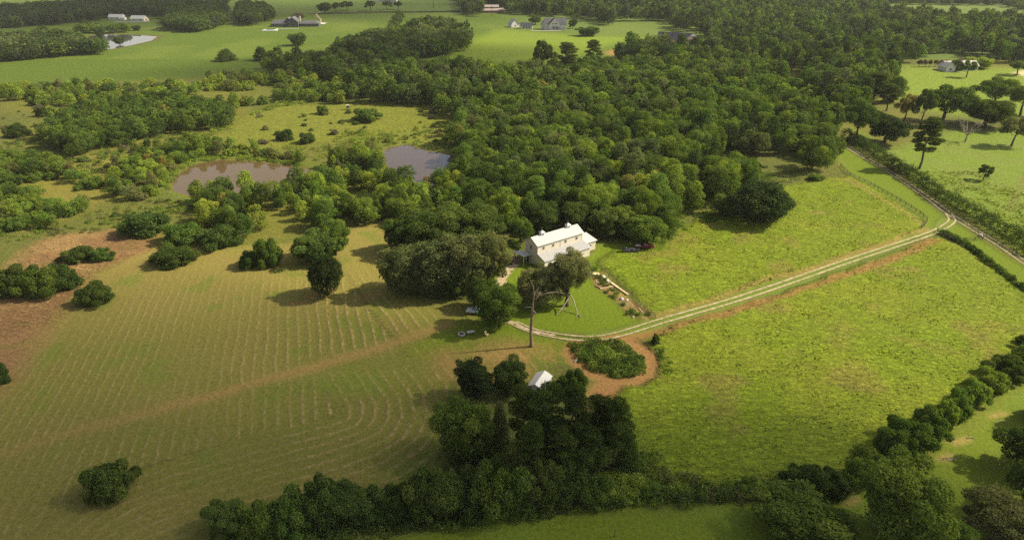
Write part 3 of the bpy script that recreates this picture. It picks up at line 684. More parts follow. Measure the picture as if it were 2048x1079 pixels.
# --- woods
def zone(pts, sp, kinds, tints, r, h, place, patch=0, z=0, keep=None):
    return dict(poly=PP(pts), sp=sp, kinds=kinds, tints=tints, r=r, h=h, place=place, patch=patch)
GR = ['deep','dark','mid','deep','lite','mid','grey','deep','lime','mid']; DK = ['deep','dark','deep','mid','pine','deep','grey']; LT = ['mid','lite','mid','lite','lime','olive','deep']
ZONES = [
 zone([(0,212),(0,186),(70,180),(150,176),(240,182),(330,178),(400,172),(460,156),(520,158),(560,160),(640,165),(700,180),(700,208),(560,206),(500,212),(455,228),(330,205),(230,205),(120,215)],5.8,['broad','tall','broad','bush','bush','oak'],LT,(1.9,4.4),(3.5,9.5),'band of young wood below the far field',.24),
 zone([(95,292),(110,250),(170,232),(210,215),(330,212),(455,226),(466,248),(440,262),(330,268),(290,282),(210,300),(150,318)],5.6,['broad','oak','tall'],['deep','mid','deep','mid'],(3,5),(7,10),'dark thicket above the rough meadow',.05),
 zone([(-60,330),(0,305),(60,318),(120,330),(170,352),(205,385),(212,405),(150,440),(110,458),(0,462),(-60,465)],5.0,['broad','bush','bush','tall','bush'],['mid','deep','mid','lite','olive'],(1.6,3.9),(3,8),'scrub at the left picture edge',.3),
 zone([(215,405),(230,340),(270,310),(340,300),(380,275),(430,280),(470,300),(560,308),(620,322),(690,300),(755,300),(762,330),(640,335),(600,327),(520,316),(440,312),(382,320),(345,350),(335,385),(290,400)],4.8,['broad','tall','bush','bush'],LT,(1.6,3.6),(3,7.5),'ring of trees around the brown pond',.22),
 zone([(378,392),(450,396),(545,388),(622,374),(650,340),(700,312),(755,318),(760,345),(800,366),(860,376),(905,360),(905,470),(850,470),(800,440),(700,462),(690,440),(640,470),(600,450),(545,470),(480,485),(420,480),(400,450),(430,420),(380,410)],5.4,['broad','tall','broad','cedar','oak'],['mid','lite','deep','lime','mid','olive'],(2.0,4.4),(4.5,10.5),'wood between the two muddy ponds and the hay field',.08),
 zone([(902,480),(902,305),(925,270),(900,235),(840,212),(760,208),(700,205),(700,180),(640,165),(560,150),(520,150),(560,135),(665,130),(780,135),(840,150),(920,145),(1000,160),(1120,148),(1280,142),(1430,135),(1560,150),(1600,205),(1650,260),(1672,295),(1668,345),(1560,352),(1420,420),(1345,440),(1325,480),(1200,478),(1060,470),(1020,500)],6.5,['broad','oak','tall','tall','broad','open','broad','pine','oak'],GR,(2.5,6.4),(7,15),'main wood behind the white barn house',.03),
 zone([(672,125),(676,104),(740,88),(790,80),(845,60),(905,62),(932,78),(936,100),(900,112),(840,118),(780,132)],8.6,['oak','oak','broad'],['deep','dark','grey','mid'],(4.5,8),(9,17),'dark copse jutting into the far green field',0),
 zone([(770,78),(795,30),(806,30),(800,78)],7,['broad'],['deep','dark'],(3,4),(6,8),'thin line of trees up to the far road',.2),
 zone([(1290,100),(1240,118),(1215,128),(1290,135),(1430,130),(1560,150),(1620,205),(1660,235),(1760,225),(1790,200),(1790,148),(1830,118),(1900,112),(2060,130),(2400,150),(2400,40),(2048,36),(1950,50),(1830,22),(1760,12),(1700,-30),(1250,-30),(900,-30),(928,30),(960,34),(1010,28),(1050,30),(1170,40),(1240,58),(1290,60),(1300,72),(1420,80),(1400,98)],9.8,['pine','oak','tall','oak'],['pine','deep','dark','mid','far','grey'],(4.2,6.6),(11,18),'dark wood on the far right',.05),
 zone([(1680,262),(1720,240),(1700,200),(1640,190),(1600,205),(1650,262)],7,['oak','pine'],DK,(4,6),(11,15),'dark trees at the head of the lane',.1),
 zone([(2048,30),(1940,22),(1840,14),(1760,6),(1760,-10),(2400,-10),(2400,30)],12,['oak'],['far','deep'],(5,7),(8,11),'farthest wood at upper right',.1),
 zone([(-500,135),(-60,125),(0,127),(60,120),(160,112),(206,110),(206,92),(100,84),(0,88),(-500,90)],8,['oak','broad'],['deep','dark','grey'],(5,7.5),(10,14),'dark copse left of the far pond',0),
 zone([(-500,60),(0,58),(110,50),(200,42),(215,38),(290,30),(340,40),(430,60),(450,50),(450,-20),(340,-10),(230,5),(110,18),(0,26),(-500,30)],10.5,['oak','broad'],['deep','far','dark'],(5,7.5),(10,14),'long dark wood across the far left',.02),
 zone([(335,62),(345,35),(440,30),(452,48),(400,66)],8,['oak'],['deep','dark'],(6,8),(12,15),'dark wood beside the white-roofed farm',0),
 zone([(478,50),(480,20),(540,25),(545,42),(505,52)],8,['oak'],['deep','dark'],(6,8),(12,15),'group of trees left of the charcoal house',0),
 zone([(500,14),(500,0),(640,-6),(760,-30),(450,-30),(460,10)],14,['oak'],['deep','far'],(6,8),(9,12),'scattered trees beyond the far road',.5),
 zone([(150,68),(180,58),(262,58),(255,66),(200,68)],8,['oak','broad'],['deep','mid'],(4,6),(7,10),'trees on the bank above the far pond',.3),
]
CLEAR = [PP(p) for p in [[(1388,318),(1500,314),(1600,308),(1602,362),(1500,366),(1400,378)], [(1225,44),(1345,42),(1350,80),(1240,74)],
  [(1295,58),(1405,66),(1412,112),(1285,106)], [(970,18),(1010,18),(1012,36),(968,36)],
  [(1770,10),(2000,12),(2060,28),(2060,54),(1900,48),(1760,30)], [(1540,150),(1600,142),(1610,168),(1560,172)], [(930,220),(965,220),(965,236),(930,236)]]]
HOUSE_C = [(16, 184, 9.5), (28, 190, 3)]
cand = []
for zi, z in enumerate(ZONES):
    p = z['poly']; (x0, y0), (x1, y1) = p.min(0), p.max(0); sp = z['sp']
    gx, gy = np.meshgrid(np.arange(x0, x1, sp), np.arange(y0, y1, sp*.9)); gx = gx+(np.arange(gx.shape[0]) % 2)[:, None]*sp/2
    gx = gx.ravel(); gy = gy.ravel(); rg = np.random.default_rng(zi); gx = gx+rg.uniform(-.36, .36, len(gx))*sp; gy = gy+rg.uniform(-.36, .36, len(gy))*sp
    k = inside(gx, gy, p) & (gy < 1230)
    for c in CLEAR: k &= ~inside(gx, gy, c)
    for pd in (POND1, POND2, POND3): k &= ~(inside(gx, gy, pd) | (dline(gx, gy, pd, True) < 2.2))
    if z['patch']: k &= fbm(gx, gy, 26, zi+5, 2) > np.quantile(fbm(gx, gy, 26, zi+5, 2), z['patch']) if len(gx) else k
    for x, y in zip(gx[k], gy[k]):
        q = Q(x, y, 8)
        if q[0] < -60 or q[0] > 2110 or q[1] < -45: 
            continue
        u = rg.random(); big = .5+.5*rg.random()
        kind = z['kinds'][rg.integers(len(z['kinds']))]; r = z['r'][0]+(z['r'][1]-z['r'][0])*u; h = (z['h'][0]+(z['h'][1]-z['h'][0])*(.6*u+.4*rg.random()))
        if kind == 'pine': h *= 1.2; r *= .72
        if kind == 'bush': h = min(h*.55, 4.5)
        if kind == 'cedar': h *= .8; r *= .6
        if kind == 'tall': r *= .8; h *= 1.12
        if any((x-bx)**2+(y-by)**2 < (br*.8+r*.45)**2 for bx, by, br in BLOCK[:110]+HOUSE_C): continue
        nz = vn(np.array([x]), np.array([y]), 38, 8)[0]
        ti = z['tints'][min(len(z['tints'])-1, int((.55*nz+.45*rg.random())*len(z['tints'])))] if rg.random() < .6 else z['tints'][rg.integers(len(z['tints']))]
        if zi == 5 and y > 300: ti = {'lite': 'mid', 'lime': 'lite'}.get(ti, ti)
        if rg.random() < .006 and y < 420: ti = 'gold'
        cand.append((q[2]*r, x, y, kind, r, h, ti, zi))
cand.sort(key=lambda c: -c[0])
MARKS = [((1120,460),'just behind the white barn house'),((1290,470),'by the red pickup'),((1420,425),'at the top corner of the upper pasture'),((1560,360),'beside the big dark dome-shaped tree'),
 ((1660,320),'at the lane'),((905,330),'right of the round pond'),((830,375),'on the near bank of the round pond'),((1030,390),'behind the big copse'),((1180,330),'in the thick of the main wood'),
 ((1330,280),'deep in the main wood'),((945,215),'around the small tin shed'),((700,200),'above the sunlit meadow'),((640,320),'between the two ponds'),((480,390),'on the near bank of the brown pond'),
 ((370,300),'at the left end of the brown pond'),((560,300),'behind the brown pond'),((600,440),'above the lone dark tree'),((450,460),'above the dome-shaped bush'),((740,430),'at the top of the mown hay field'),
 ((60,440),'above the bare soil at left'),((40,350),'at the left picture edge'),((280,250),'in the dark thicket of the rough meadow'),((200,190),'below the far field'),((420,200),'left of the sunlit meadow'),
 ((790,120),'in the copse of the far green field'),((1500,200),'towards the head of the lane'),((1700,210),'at the head of the lane'),((1250,180),'below the white-gabled dark-roofed house')]
MK = np.array([P(*m[0]) for m in MARKS])
LOOK = dict(dark='very dark', deep='dark green', mid='mid-green', lite='light green', lime='yellow-green', grey='grey-green', olive='olive', gold='yellowing', pine='blackish green', far='dull green', brown='brown')
SHAPE = dict(oak='round-crowned tree', open='open-crowned tree', broad='bushy tree', tall='tall tree', pine='pine', cedar='pointed cedar', bush='bush', low='shrub')
nt_, nb_ = 0, 0; rest = []
ntree0 = sum(1 for o in COL.objects if o.get('category') == 'tree')
for c in cand:
    s, x, y, kind, r, h, ti, zi = c
    isb = kind == 'bush'
    if (isb and nb_ < 40) or (not isb and ntree0+nt_ < 292):
        d = np.hypot(*(MK-np.array([x, y])).T); mk = MARKS[int(d.argmin())][1]
        lab = f"{LOOK[ti]} {SHAPE[kind]} {mk}".replace('in the thick of the main wood', 'amid the main wood').replace('on the near bank of the', 'on the near bank of').replace('in the copse of the far green field', 'in the far green field copse').replace('at the top corner of the upper pasture', 'at the upper pasture top corner').replace('in the dark thicket of the rough meadow', 'in the rough meadow thicket').replace('beside the white-gabled dark-roofed house', 'beside the dark-roofed house').replace('at the left end of the brown pond', 'left of the brown pond')
        plant(kind, x, y, r, h, ti, lab, 'bush' if isb else 'tree', group=lab.replace('tree', 'trees').replace('pine', 'pines').replace('pointed cedar', 'pointed cedars').replace('bushs', 'bush'), parts=False)
        if isb: nb_ += 1
        else: nt_ += 1
    else: rest.append(c)
print('candidates', len(cand), 'individual', nt_, nb_, 'mass', len(rest))
# the remaining mass of the woods: one object
LODC = {}
def lod(kind, var, lv):
    if (kind, var, lv) not in LODC:
        rng = np.random.default_rng(var*13+lv); L = crown_lobes(kind, rng); n, ls = [(3600, .55), (1400, .85), (520, 1.35)][lv]
        if kind in ('cedar', 'bush', 'pine'): n = int(n*.75)
        V, Fq, va = leafquads(L, n, ls, rng, jit=.15); LODC[(kind, var, lv)] = (V, va)
    return LODC[(kind, var, lv)]
def mass(name, items, label=None):
    Vs, vs, ts = [], [], []
    for s, x, y, kind, r, h, ti, zi in items:
        lv = 0 if y < 330 else (1 if y < 560 else 2)
        V, va = lod(kind, int(x*7+y*3) % 4, lv); rn, hn = NOM[kind]; a = random.uniform(0, 6.28); ca, sa_ = math.cos(a), math.sin(a)
        R = np.array([[ca, sa_, 0], [-sa_, ca, 0], [0, 0, 1]]); W = (V@R)*np.array([r/rn, r/rn, h/hn])+np.array([x, y, 0])
        j = random.uniform(.82, 1.2); c = np.array(T[ti])*j*np.array([random.uniform(.92, 1.1), 1, random.uniform(.8, 1.1)])
        Vs.append(W.astype(np.float32)); vs.append(va); ts.append(np.tile(c, (len(va), 1)))
    V = np.vstack(Vs); F = np.arange(len(V)).reshape(-1, 4)
    me = np_mesh(name, V, F, [M_LEAFM], fattr={'var': np.concatenate(vs), 'tint': np.vstack(ts)})
    print(name, len(F)); return tag(link(bpy.data.objects.new(name, me)), label, kind='stuff')
mass('woodland', rest)

# meadow shrubs: countable near ones as things
SH = [([(460,262),(480,235),(700,210),(890,215),(890,280),(780,288),(700,275),(560,290),(470,285)], 34, 'low weedy shrub in the sunlit meadow above the ponds'),
      ([(70,345),(250,292),(400,275),(330,320),(220,345),(210,400),(180,360)], 42, 'low weedy shrub in the rough meadow left of the brown pond'),
      ([(0,300),(0,230),(110,205),(200,212),(110,250),(90,290)], 30, 'low weedy shrub in the rough field at far left'),
      ([(210,430),(330,400),(400,400),(420,430),(380,440),(300,415),(240,455)], 12, 'low weedy shrub in the grass gap above the dome-shaped bush'),
      ([(380,405),(520,400),(560,420),(440,440)], 8, 'low weedy shrub in the small gap below the brown pond'),
      ([(770,290),(890,240),(900,300),(850,292)], 14, 'low weedy shrub between the round pond and the tin shed'),
      ([(1390,345),(1440,336),(1590,322),(1590,345),(1450,358)], 8, 'low shrub in the grass clearing of the main wood')]
for pts, n, lab in SH:
    p = PP(pts); (x0, y0), (x1, y1) = p.min(0), p.max(0); k = 0; tr = 0
    while k < n and tr < 4000:
        tr += 1; x = random.uniform(x0, x1); y = random.uniform(y0, y1)
        if not inside(np.array([x]), np.array([y]), p)[0]: continue
        if any(inside(np.array([x]), np.array([y]), q)[0] for q in (POND1, POND2)): continue
        r = random.choice([.9, 1.2, 1.6, 2.2]); plant(random.choice(['low', 'low', 'bush', 'cedar'] if r > 1.3 else ['low']), x, y, r, r*random.uniform(.7, 1.2), random.choice(['olive', 'mid', 'deep', 'brown']), lab, 'shrub', group=lab.replace('shrub', 'shrubs'), parts=False, name='meadow_shrub'); k += 1

# hedges and vine-grown fence, weed patch, rank growth: leafy masses
def lobed(name, lobes, n, leaf, tints, seed, smat=True):
    rng = np.random.default_rng(seed); lobes = np.array(lobes); V, Fq, va = leafquads(lobes, n, leaf, rng, cull=.6)
    c = V.reshape(-1, 4, 3).mean(1); nzv = fbm(c[:, 0], c[:, 1], 7, seed, 2); ta = np.array([T[t] if isinstance(t, str) else t for t in tints])
    ix = np.clip((nzv*1.6-.3+rng.normal(0, .06, len(c)))*len(ta), 0, len(ta)-1).astype(int)
    me = np_mesh(name, V, Fq, [M_LEAFM], fattr={'var': va, 'tint': ta[ix]}); return link(bpy.data.objects.new(name, me))
def along(pts, step, r, h, jit, rng):
    q = smooth_path(PP(pts), step); L = []
    for p in q:
        for _ in range(2):
            rr = r*rng.uniform(.6, 1.15); hh = h*rng.uniform(.55, 1.1); L.append((p[0]+rng.normal(0, jit), p[1]+rng.normal(0, jit), hh*.45, rr, rr, hh*.55))
    return L
rg = np.random.default_rng(5)
o = lobed('hedge', along([(1690,278),(1736,303),(1784,337),(1824,361),(1874,393),(1924,423),(1984,458),(2042,492),(2136,550)], 1.3, 2.6, 5.2, .7, rg), 64000, .42, ['dark','pine','dark','deep'], 3)  # shade on the hedge's near side is put into dark leaf tints
tag(o, 'long dark hedge on the far side of the gravel lane', 'hedge')
o = lobed('overgrown_fence', along([(1885,468),(1910,480),(1935,494),(1975,525),(2010,552),(2048,580),(2100,612)], 1.2, .95, 1.7, .3, rg), 14000, .38, ['deep','mid','deep','dark'], 4)
tag(o, 'vine-covered fence line dividing the lower pasture from the lane verge', 'hedge')
def patch(name, pts, n, r, h, leafn, leaf, tints, seed, kindtag, label=None):
    p = PP(pts); (x0, y0), (x1, y1) = p.min(0), p.max(0); rgx = np.random.default_rng(seed); L = []
    while len(L) < n:
        x = rgx.uniform(x0, x1); y = rgx.uniform(y0, y1)
        if inside(np.array([x]), np.array([y]), p)[0]: rr = rgx.uniform(*r); L.append((x, y, .1, rr, rr, rgx.uniform(*h)))
    o = lobed(name, L, leafn, leaf, tints, seed); return tag(o, label, kind=kindtag)
patch('weed_patch', [(1141,690),(1165,684),(1220,682),(1255,692),(1285,722),(1290,742),(1262,752),(1220,752),(1180,736),(1148,712)], 150, (.7,1.6), (.6,1.5), 26000, .42, ['deep','mid','mid','deep','lite'], 21, 'stuff')
patch('undergrowth', [(1235,965),(1270,905),(1300,900),(1340,945),(1400,960),(1500,975),(1500,1002),(1200,1012)], 110, (.7,1.5), (.7,1.6), 16000, .4, ['mid','lite','olive','deep'], 22, 'stuff')
patch('undergrowth', [(430,1060),(700,1045),(880,1020),(1100,1010),(1220,1000),(1210,1020),(1100,1032),(900,1056),(700,1080),(430,1090)], 190, (.6,1.3), (.5,1.2), 20000, .4, ['mid','lite','mid','deep'], 23, 'stuff')
patch('undergrowth', [(345,380),(352,350),(385,326),(440,316),(520,320),(600,330),(605,326),(520,312),(440,308),(375,318),(338,348),(330,385)], 130, (.8,1.8), (.4,.9), 14000, .5, ['lime','lite','lime','mid'], 24, 'stuff')
patch('undergrowth', [(880,905),(1000,880),(1250,890),(1250,960),(880,960)], 120, (1,2), (1,2.2), 15000, .45, ['deep','dark','mid'], 25, 'stuff')
patch('undergrowth', [(1330,440),(1345,430),(1440,425),(1450,440),(1350,470),(1325,500),(1310,490)], 50, (.8,1.8), (.6,1.4), 6000, .45, ['mid','lite'], 26, 'stuff')
patch('undergrowth', [(1300,700),(1330,690),(1345,720),(1340,760),(1325,740),(1315,712)], 40, (.4,.9), (.2,.5), 3500, .35, ['mid','deep'], 27, 'stuff')
patch('undergrowth', [(420,262),(560,205),(620,205),(560,215),(470,240),(460,262)], 60, (1,2), (.8,1.8), 6000, .6, ['lite','lime','mid'], 28, 'stuff')

o = lobed('hedge_bottom', along([(1180,1008),(1300,1000),(1450,993),(1560,990),(1660,985),(1720,965),(1800,905),(1880,845),(1960,790),(2060,730)], 1.4, 1.3, 2.2, .9, rg), 26000, .36, ['mid','lite','deep','mid'], 6)
tag(o, 'low tangled growth joining the hedgerow bushes below the pasture', kind='stuff'); o.name = 'hedge_undergrowth'
patch('brush', [(0,300),(100,230),(250,270),(400,270),(455,262),(330,300),(240,330),(215,420),(300,400),(390,400),(400,425),(300,440),(210,450),(160,440),(210,400),(190,355),(60,330)], 460, (.5,1.8), (.5,1.9), 38000, .42, ['olive','mid','lite','deep'], 31, 'stuff')
patch('brush', [(0,460),(120,455),(200,440),(330,400),(400,400),(420,430),(260,445),(250,460),(120,470),(0,490)], 120, (.4,1.1), (.3,.8), 9000, .38, ['olive','mid','lite'], 33, 'stuff')
patch('brush', [(700,285),(760,270),(900,240),(905,300),(850,298),(775,290)], 70, (.6,1.6), (.6,1.7), 7000, .45, ['mid','lite','deep'], 32, 'stuff')
patch('brush', [(560,292),(640,300),(700,262),(765,262),(780,285),(760,300),(700,295),(640,322),(600,312)], 110, (.7,1.9), (.8,2.4), 12000, .45, ['mid','lite','lime','deep'], 34, 'stuff')
patch('brush', [(1390,352),(1500,346),(1600,342),(1602,364),(1500,368),(1400,380)], 90, (.8,1.7), (.8,2.0), 10000, .42, ['mid','lite','deep'], 35, 'stuff')
# tall grass: short leaning blades over pasture and rough meadow
def grass():
    rng = np.random.default_rng(9); n = 110000
    x = rng.uniform(-120, 190, n); y = 78+rng.random(n)**1.0*190
    pm = np.zeros(n, bool)
    for z in (PAST_U, PAST_L, MEAD, EASTF): pm |= inside(x, y, z)
    for z in LOOP: pm &= ~(inside(x, y, z) & (dline(x, y, z, True) < 2))
    keep = pm & (fbm(x, y, 4, 61, 2)+.25*rng.random(n) > .58) & (dline(x, y, DRV) > 3.2) & (dline(x, y, LANE) > 4)
    x = x[keep]; y = y[keep]; n = len(x); a = rng.random(n)*6.28; hh = rng.uniform(.15, .45, n); wd = rng.uniform(.15, .38, n); lx = rng.normal(-.12, .25, n); ly = rng.normal(-.05, .22, n)
    b = np.stack([x, y, np.full(n, .12)], 1); t = np.stack([np.cos(a), np.sin(a), a*0], 1)*wd[:, None]; up = np.stack([lx, ly, hh], 1)
    V = np.stack([b-t, b+t, b+up+t*.5, b+up-t*.5], 1).reshape(-1, 3)
    c = np.array([(.13,.165,.018), (.165,.17,.03), (.09,.14,.016), (.18,.16,.06)])[np.clip(((fbm(x, y, 12, 71, 2)*1.5-.25)*4+rng.normal(0, .5, n)).astype(int), 0, 3)]
    me = np_mesh('grass', V, np.arange(4*n).reshape(-1, 4), [M_LEAFM], fattr={'var': rng.random(n)*.6+.2, 'tint': c}); tag(link(bpy.data.objects.new('tall_grass', me)), kind='stuff'); print('grass', n)
grass()
# ------------------------------------------------------------------ buildings
def roof_gable(x0, x1, y0, y1, ze, zr, th=.12, seam=0, axis='x', mb=None):
    mb = mb or MB(); ym = (y0+y1)/2
    prof = [(y0, ze), (ym, zr), (y1, ze), (y1, ze-th), (ym, zr-th), (y0, ze-th)]
    if axis == 'x':
        mb.prism(prof[:2]+[prof[4], prof[5]], x0, x1); mb.prism([prof[1], prof[2], prof[3], (ym+.002, zr-th)], x0, x1)
        if seam:
            x = x0+.02
            while x < x1: 
                for s in (y0, y1): mb.bar((x, s, ze+.03), (x, ym, zr+.03), .05, .06)
                x += seam
    return mb
def window(parent, x, y, z, wd, ht, face='y-', frame=None):
    """a framed window whose pane is a sub-part"""
    f = MB(); t = .07
    def bx(a0, a1, z0, z1, o, d, m):
        if face == 'y-': m.box(x+a0, x+a1, y-o-d, y-o, z+z0, z+z1)
        elif face == 'y+': m.box(x+a0, x+a1, y+o, y+o+d, z+z0, z+z1)
        elif face == 'x-': m.box(x-o-d, x-o, y+a0, y+a1, z+z0, z+z1)
        else: m.box(x+o, x+o+d, y+a0, y+a1, z+z0, z+z1)
    bx(-wd/2-t, wd/2+t, -ht/2-t, -ht/2, .003, .06, f); bx(-wd/2-t, wd/2+t, ht/2, ht/2+t, .003, .06, f)
    bx(-wd/2-t, -wd/2, -ht/2, ht/2, .003, .06, f); bx(wd/2, wd/2+t, -ht/2, ht/2, .003, .06, f); bx(-.02, .02, -ht/2, ht/2, .003, .05, f)
    o = f.build('window', frame or M_TRIM, parent); p = MB(); bx(-wd/2+.004, wd/2-.004, -ht/2+.004, ht/2-.004, .004, .02, p); p.build('pane', M_GLASS, o); return o

# white barn house
HD = (.812, .584); HN = (-.584, .812); hc = (7.3+8.45*HD[0]+2.85*HN[0], 178.3+8.45*HD[1]+2.85*HN[1])
B = empty('barn_house', (hc[0], hc[1], 0), math.atan2(HD[1], HD[0]))
tag(B, 'white two-storey barn house with metal roof and two cupolas', 'house')
L2, W2 = 8.45, 2.85
wl = MB(); wl.prism([(-W2, 0), (W2, 0), (W2, 6.45), (0, 8.0), (-W2, 6.45)], -L2, L2)
walls = wl.build('wall', M_WALLW, B)
dp = MB(); dp.box(-.05, .05, -W2-.09, -W2-.004, 3.9, 6.4); dp.box(-L2-.004, -L2+.1, -W2-.06, -W2-.004, 0, 6.4); dp.box(L2-.1, L2+.004, -W2-.06, -W2-.004, 0, 6.4); dp.build('downpipe', M_TRIM, B)
rf = roof_gable(-L2-.35, L2+.35, -W2-.35, W2+.35, 6.45, 8.22, .1, .55).build('roof', M_WHITE, B)
for cx in (-L2+.22*2*L2, -L2+.8*2*L2):
    c = MB(); c.box(cx-.55, cx+.55, -.55, .55, 7.85, 8.85); cu = c.build('cupola', M_TRIM, B)
    r = MB(); a = .75; r.add([(cx-a, -a, 8.85), (cx+a, -a, 8.85), (cx+a, a, 8.85), (cx-a, a, 8.85), (cx, 0, 9.5)], [(0,1,4), (1,2,4), (2,3,4), (3,0,4), (0,3,2,1)]); r.build('cupola_roof', M_WHITE, cu)
    l = MB()
    for k in range(4): l.box(cx-.35, cx+.35, -.575, -.553, 8.05+k*.18, 8.13+k*.18)
    l.build('louvre', M_BLACK, cu); MB().tube([(cx, 0, 9.4), (cx, 0, 10.3)], [.04, .02], 5).add([(cx-.4, 0, 10.0), (cx+.4, 0, 10.0), (cx+.1, .02, 10.25)], [(0,1,2)]).build('weathervane', M_DGREY, cu)
ln = MB(); ln.prism([(-W2-3.3, 0), (-W2-.003, 0), (-W2-.003, 3.8), (-W2-3.3, 2.75)], -L2+.1, L2+.35); ln.build('lean_to_wall', M_WALLW, B)
lr = MB(); lr.prism([(-W2-3.6, 2.72), (-W2-.005, 3.92), (-W2-.005, 4.02), (-W2-3.6, 2.82)], -L2-.15, L2+.6)
x = -L2-.1
while x < L2+.6: lr.bar((x, -W2-3.6, 2.85), (x, -W2-.03, 4.05), .05, .06); x += .55
lr.build('lean_to_roof', mat('pale_grey_metal', (.34, .34, .35), .5, var=.08), B)
an = MB(); an.box(L2+.7, L2+5.0, -W2-.6, 1.2, 0, 2.85); an.build('annex_wall', M_WALLW, B, bevel=.01)
ar = MB(); ar.prism([(-W2-.95, 2.9), (1.5, 3.7), (1.5, 3.82), (-W2-.95, 3.02)], L2+.45, L2+5.4); ar.build('annex_roof', M_WHITE, B)
ln2 = MB(); ln2.box(L2+.004, L2+.7, -1.5, .8, 0, 2.6); ln2.build('passage_wall', M_WALLW, B)
pr = MB(); pr.prism([(-.5, 2.9), (W2+1.8, 2.55), (W2+1.8, 2.67), (-.5, 3.02)], -L2-3.1, -L2-.36)
pr.build('porch_roof', M_WHITE, B)
for yy in (-.2, W2+1.5): MB().box(-L2-2.95, -L2-2.8, yy, yy+.14, 0, 2.62).build('post', M_TRIM, B)
for wx in (-6.3, -2.7, 2.0, 6.2): window(B, wx, -W2, 5.25, .72, .85)
window(B, -L2, .2, 5.0, .75, 1.3, 'x-'); window(B, L2, .2, 5.2, .8, 1.1, 'x+')
for wx in (-6.5, -3.2, .6, 4.0): window(B, wx, -W2-3.3, 1.65, .9, 1.0)
window(B, L2+2.8, -W2-.6, 1.6, .9, .9)
d = MB(); d.box(-L2-.07, -L2-.004, 1.1, 2.0, .05, 2.1); dd = d.build('door', M_DGREY, B); MB().box(-L2-.12, -L2-.07, 1.2, 1.26, 1.0, 1.1).build('handle', M_RIM, dd)

def house(name, px, py, rz, vols, wallm, roofm, label, wins=(), chims=(), porch=None, extra=None):
    x, y = P(px, py); e = empty(name, (x, y, 0), math.radians(rz)); tag(e, label, 'house' if 'house' in name or name == 'cottage' else name.replace('_', ' '))
    for k, (cx, cy, wx, wy, ze, zr, ax) in enumerate(vols):
        wm = MB(); o = .004*k
        if ax == 'x':
            wm.prism([(cy-wy/2+o, 0), (cy+wy/2-o, 0), (cy+wy/2-o, ze), (cy, zr-.15), (cy-wy/2+o, ze)], cx-wx/2+o, cx+wx/2-o)
            r = MB(); t = .5; r.prism([(cy-wy/2-t, ze-.2), (cy, zr), (cy+wy/2+t, ze-.2), (cy, zr-.14)], cx-wx/2-t, cx+wx/2+t)
        elif ax == 'y':
            wm.prismy([(cx-wx/2+o, 0), (cx+wx/2-o, 0), (cx+wx/2-o, ze), (cx, zr-.15), (cx-wx/2+o, ze)], cy-wy/2+o, cy+wy/2-o)
            r = MB(); t = .5; r.prismy([(cx-wx/2-t, ze-.2), (cx, zr), (cx+wx/2+t, ze-.2), (cx, zr-.14)], cy-wy/2-t, cy+wy/2+t)
        else:   # hip
            wm.box(cx-wx/2+o, cx+wx/2-o, cy-wy/2+o, cy+wy/2-o, 0, ze); t = .6; a, b, c, d = cx-wx/2-t, cx+wx/2+t, cy-wy/2-t, cy+wy/2+t; q = (wy/2)*.9 if wx > wy else wx*.3
            r = MB(); r.add([(a,c,ze),(b,c,ze),(b,d,ze),(a,d,ze),(a+q,cy,zr),(b-q,cy,zr)], [(0,1,5,4),(1,2,5),(2,3,4,5),(3,0,4),(0,3,2,1)])
        wm.build('wall', wallm, e); r.build('roof', roofm, e)
    for (wx, wy, wz, a, b, f) in wins: window(e, wx, wy, wz, a, b, f)
    for (cx, cy, z0, z1, m) in chims: MB().box(cx-.7, cx+.7, cy-.5, cy+.5, z0, z1).box(cx-.8, cx+.8, cy-.6, cy+.6, z1-.3, z1).build('chimney', m, e)
    if porch:
        a, b, c, d, z = porch; MB().prism([(c, z), (d, z+.6), (d, z+.75), (c, z+.15)], a, b).build('porch_roof', roofm, e)
        n = 5
        for i in range(n): xx = a+.3+(b-a-.6)*i/(n-1); MB().box(xx-.12, xx+.12, c+.1, c+.34, 0, z+.1).build('post', M_TRIM, e)
    return e
Yw = lambda xs_, y, z, a, b, f='y-': [(x_, y, z, a, b, f) for x_ in xs_]
fh = house('farmhouse', 1111, 60, 0, [(0, 6, 23, 11, 5.6, 11.2, 'x'), (-1, 2.0, 11.5, 9, 5.4, 12.2, 'y'), (8, 2.6, 6, 6, 4.4, 7.6, 'y'), (-12.5, 8, 5, 8, 4.5, 8.5, 'y')], M_TRIM, M_SHING,
      'white two-storey farmhouse with a large front gable and porch columns', Yw((-3, -1, 1), -2.5, 6.4, 1.2, 1.3)+Yw((-9, -6), 1, 2, 1.4, 1.6)+Yw((8,), -.4, 5.2, 1.2, 1.2)+Yw((-2, 1.5), -2.5, 1.8, 1.4, 1.8), [(10, 7, 6, 11.5, M_TRIM)], (-4, 11, -4.6, -2.52, 2.9))
house('guest_house', 1053, 58, -3, [(0, 4, 12.5, 7, 3, 6, 'x')], M_TRIM, M_SLATE, 'small white building with dark blue-grey roof beside the farmhouse', Yw((-3, 0, 3), .5, 1.6, 1.8, 1.5), [(-1, 5.5, 4, 7.6, M_TRIM)])
house('garage_house', 1031, 55, 25, [(0, 5, 9, 9, 3.2, 8.2, 'y')], M_TRIM, mat('pale_shingle', (.34, .34, .33), .8, var=.1), 'pale steep-gabled building at the left end of the white farmstead', Yw((0,), .5, 1.7, 1.4, 1.4))
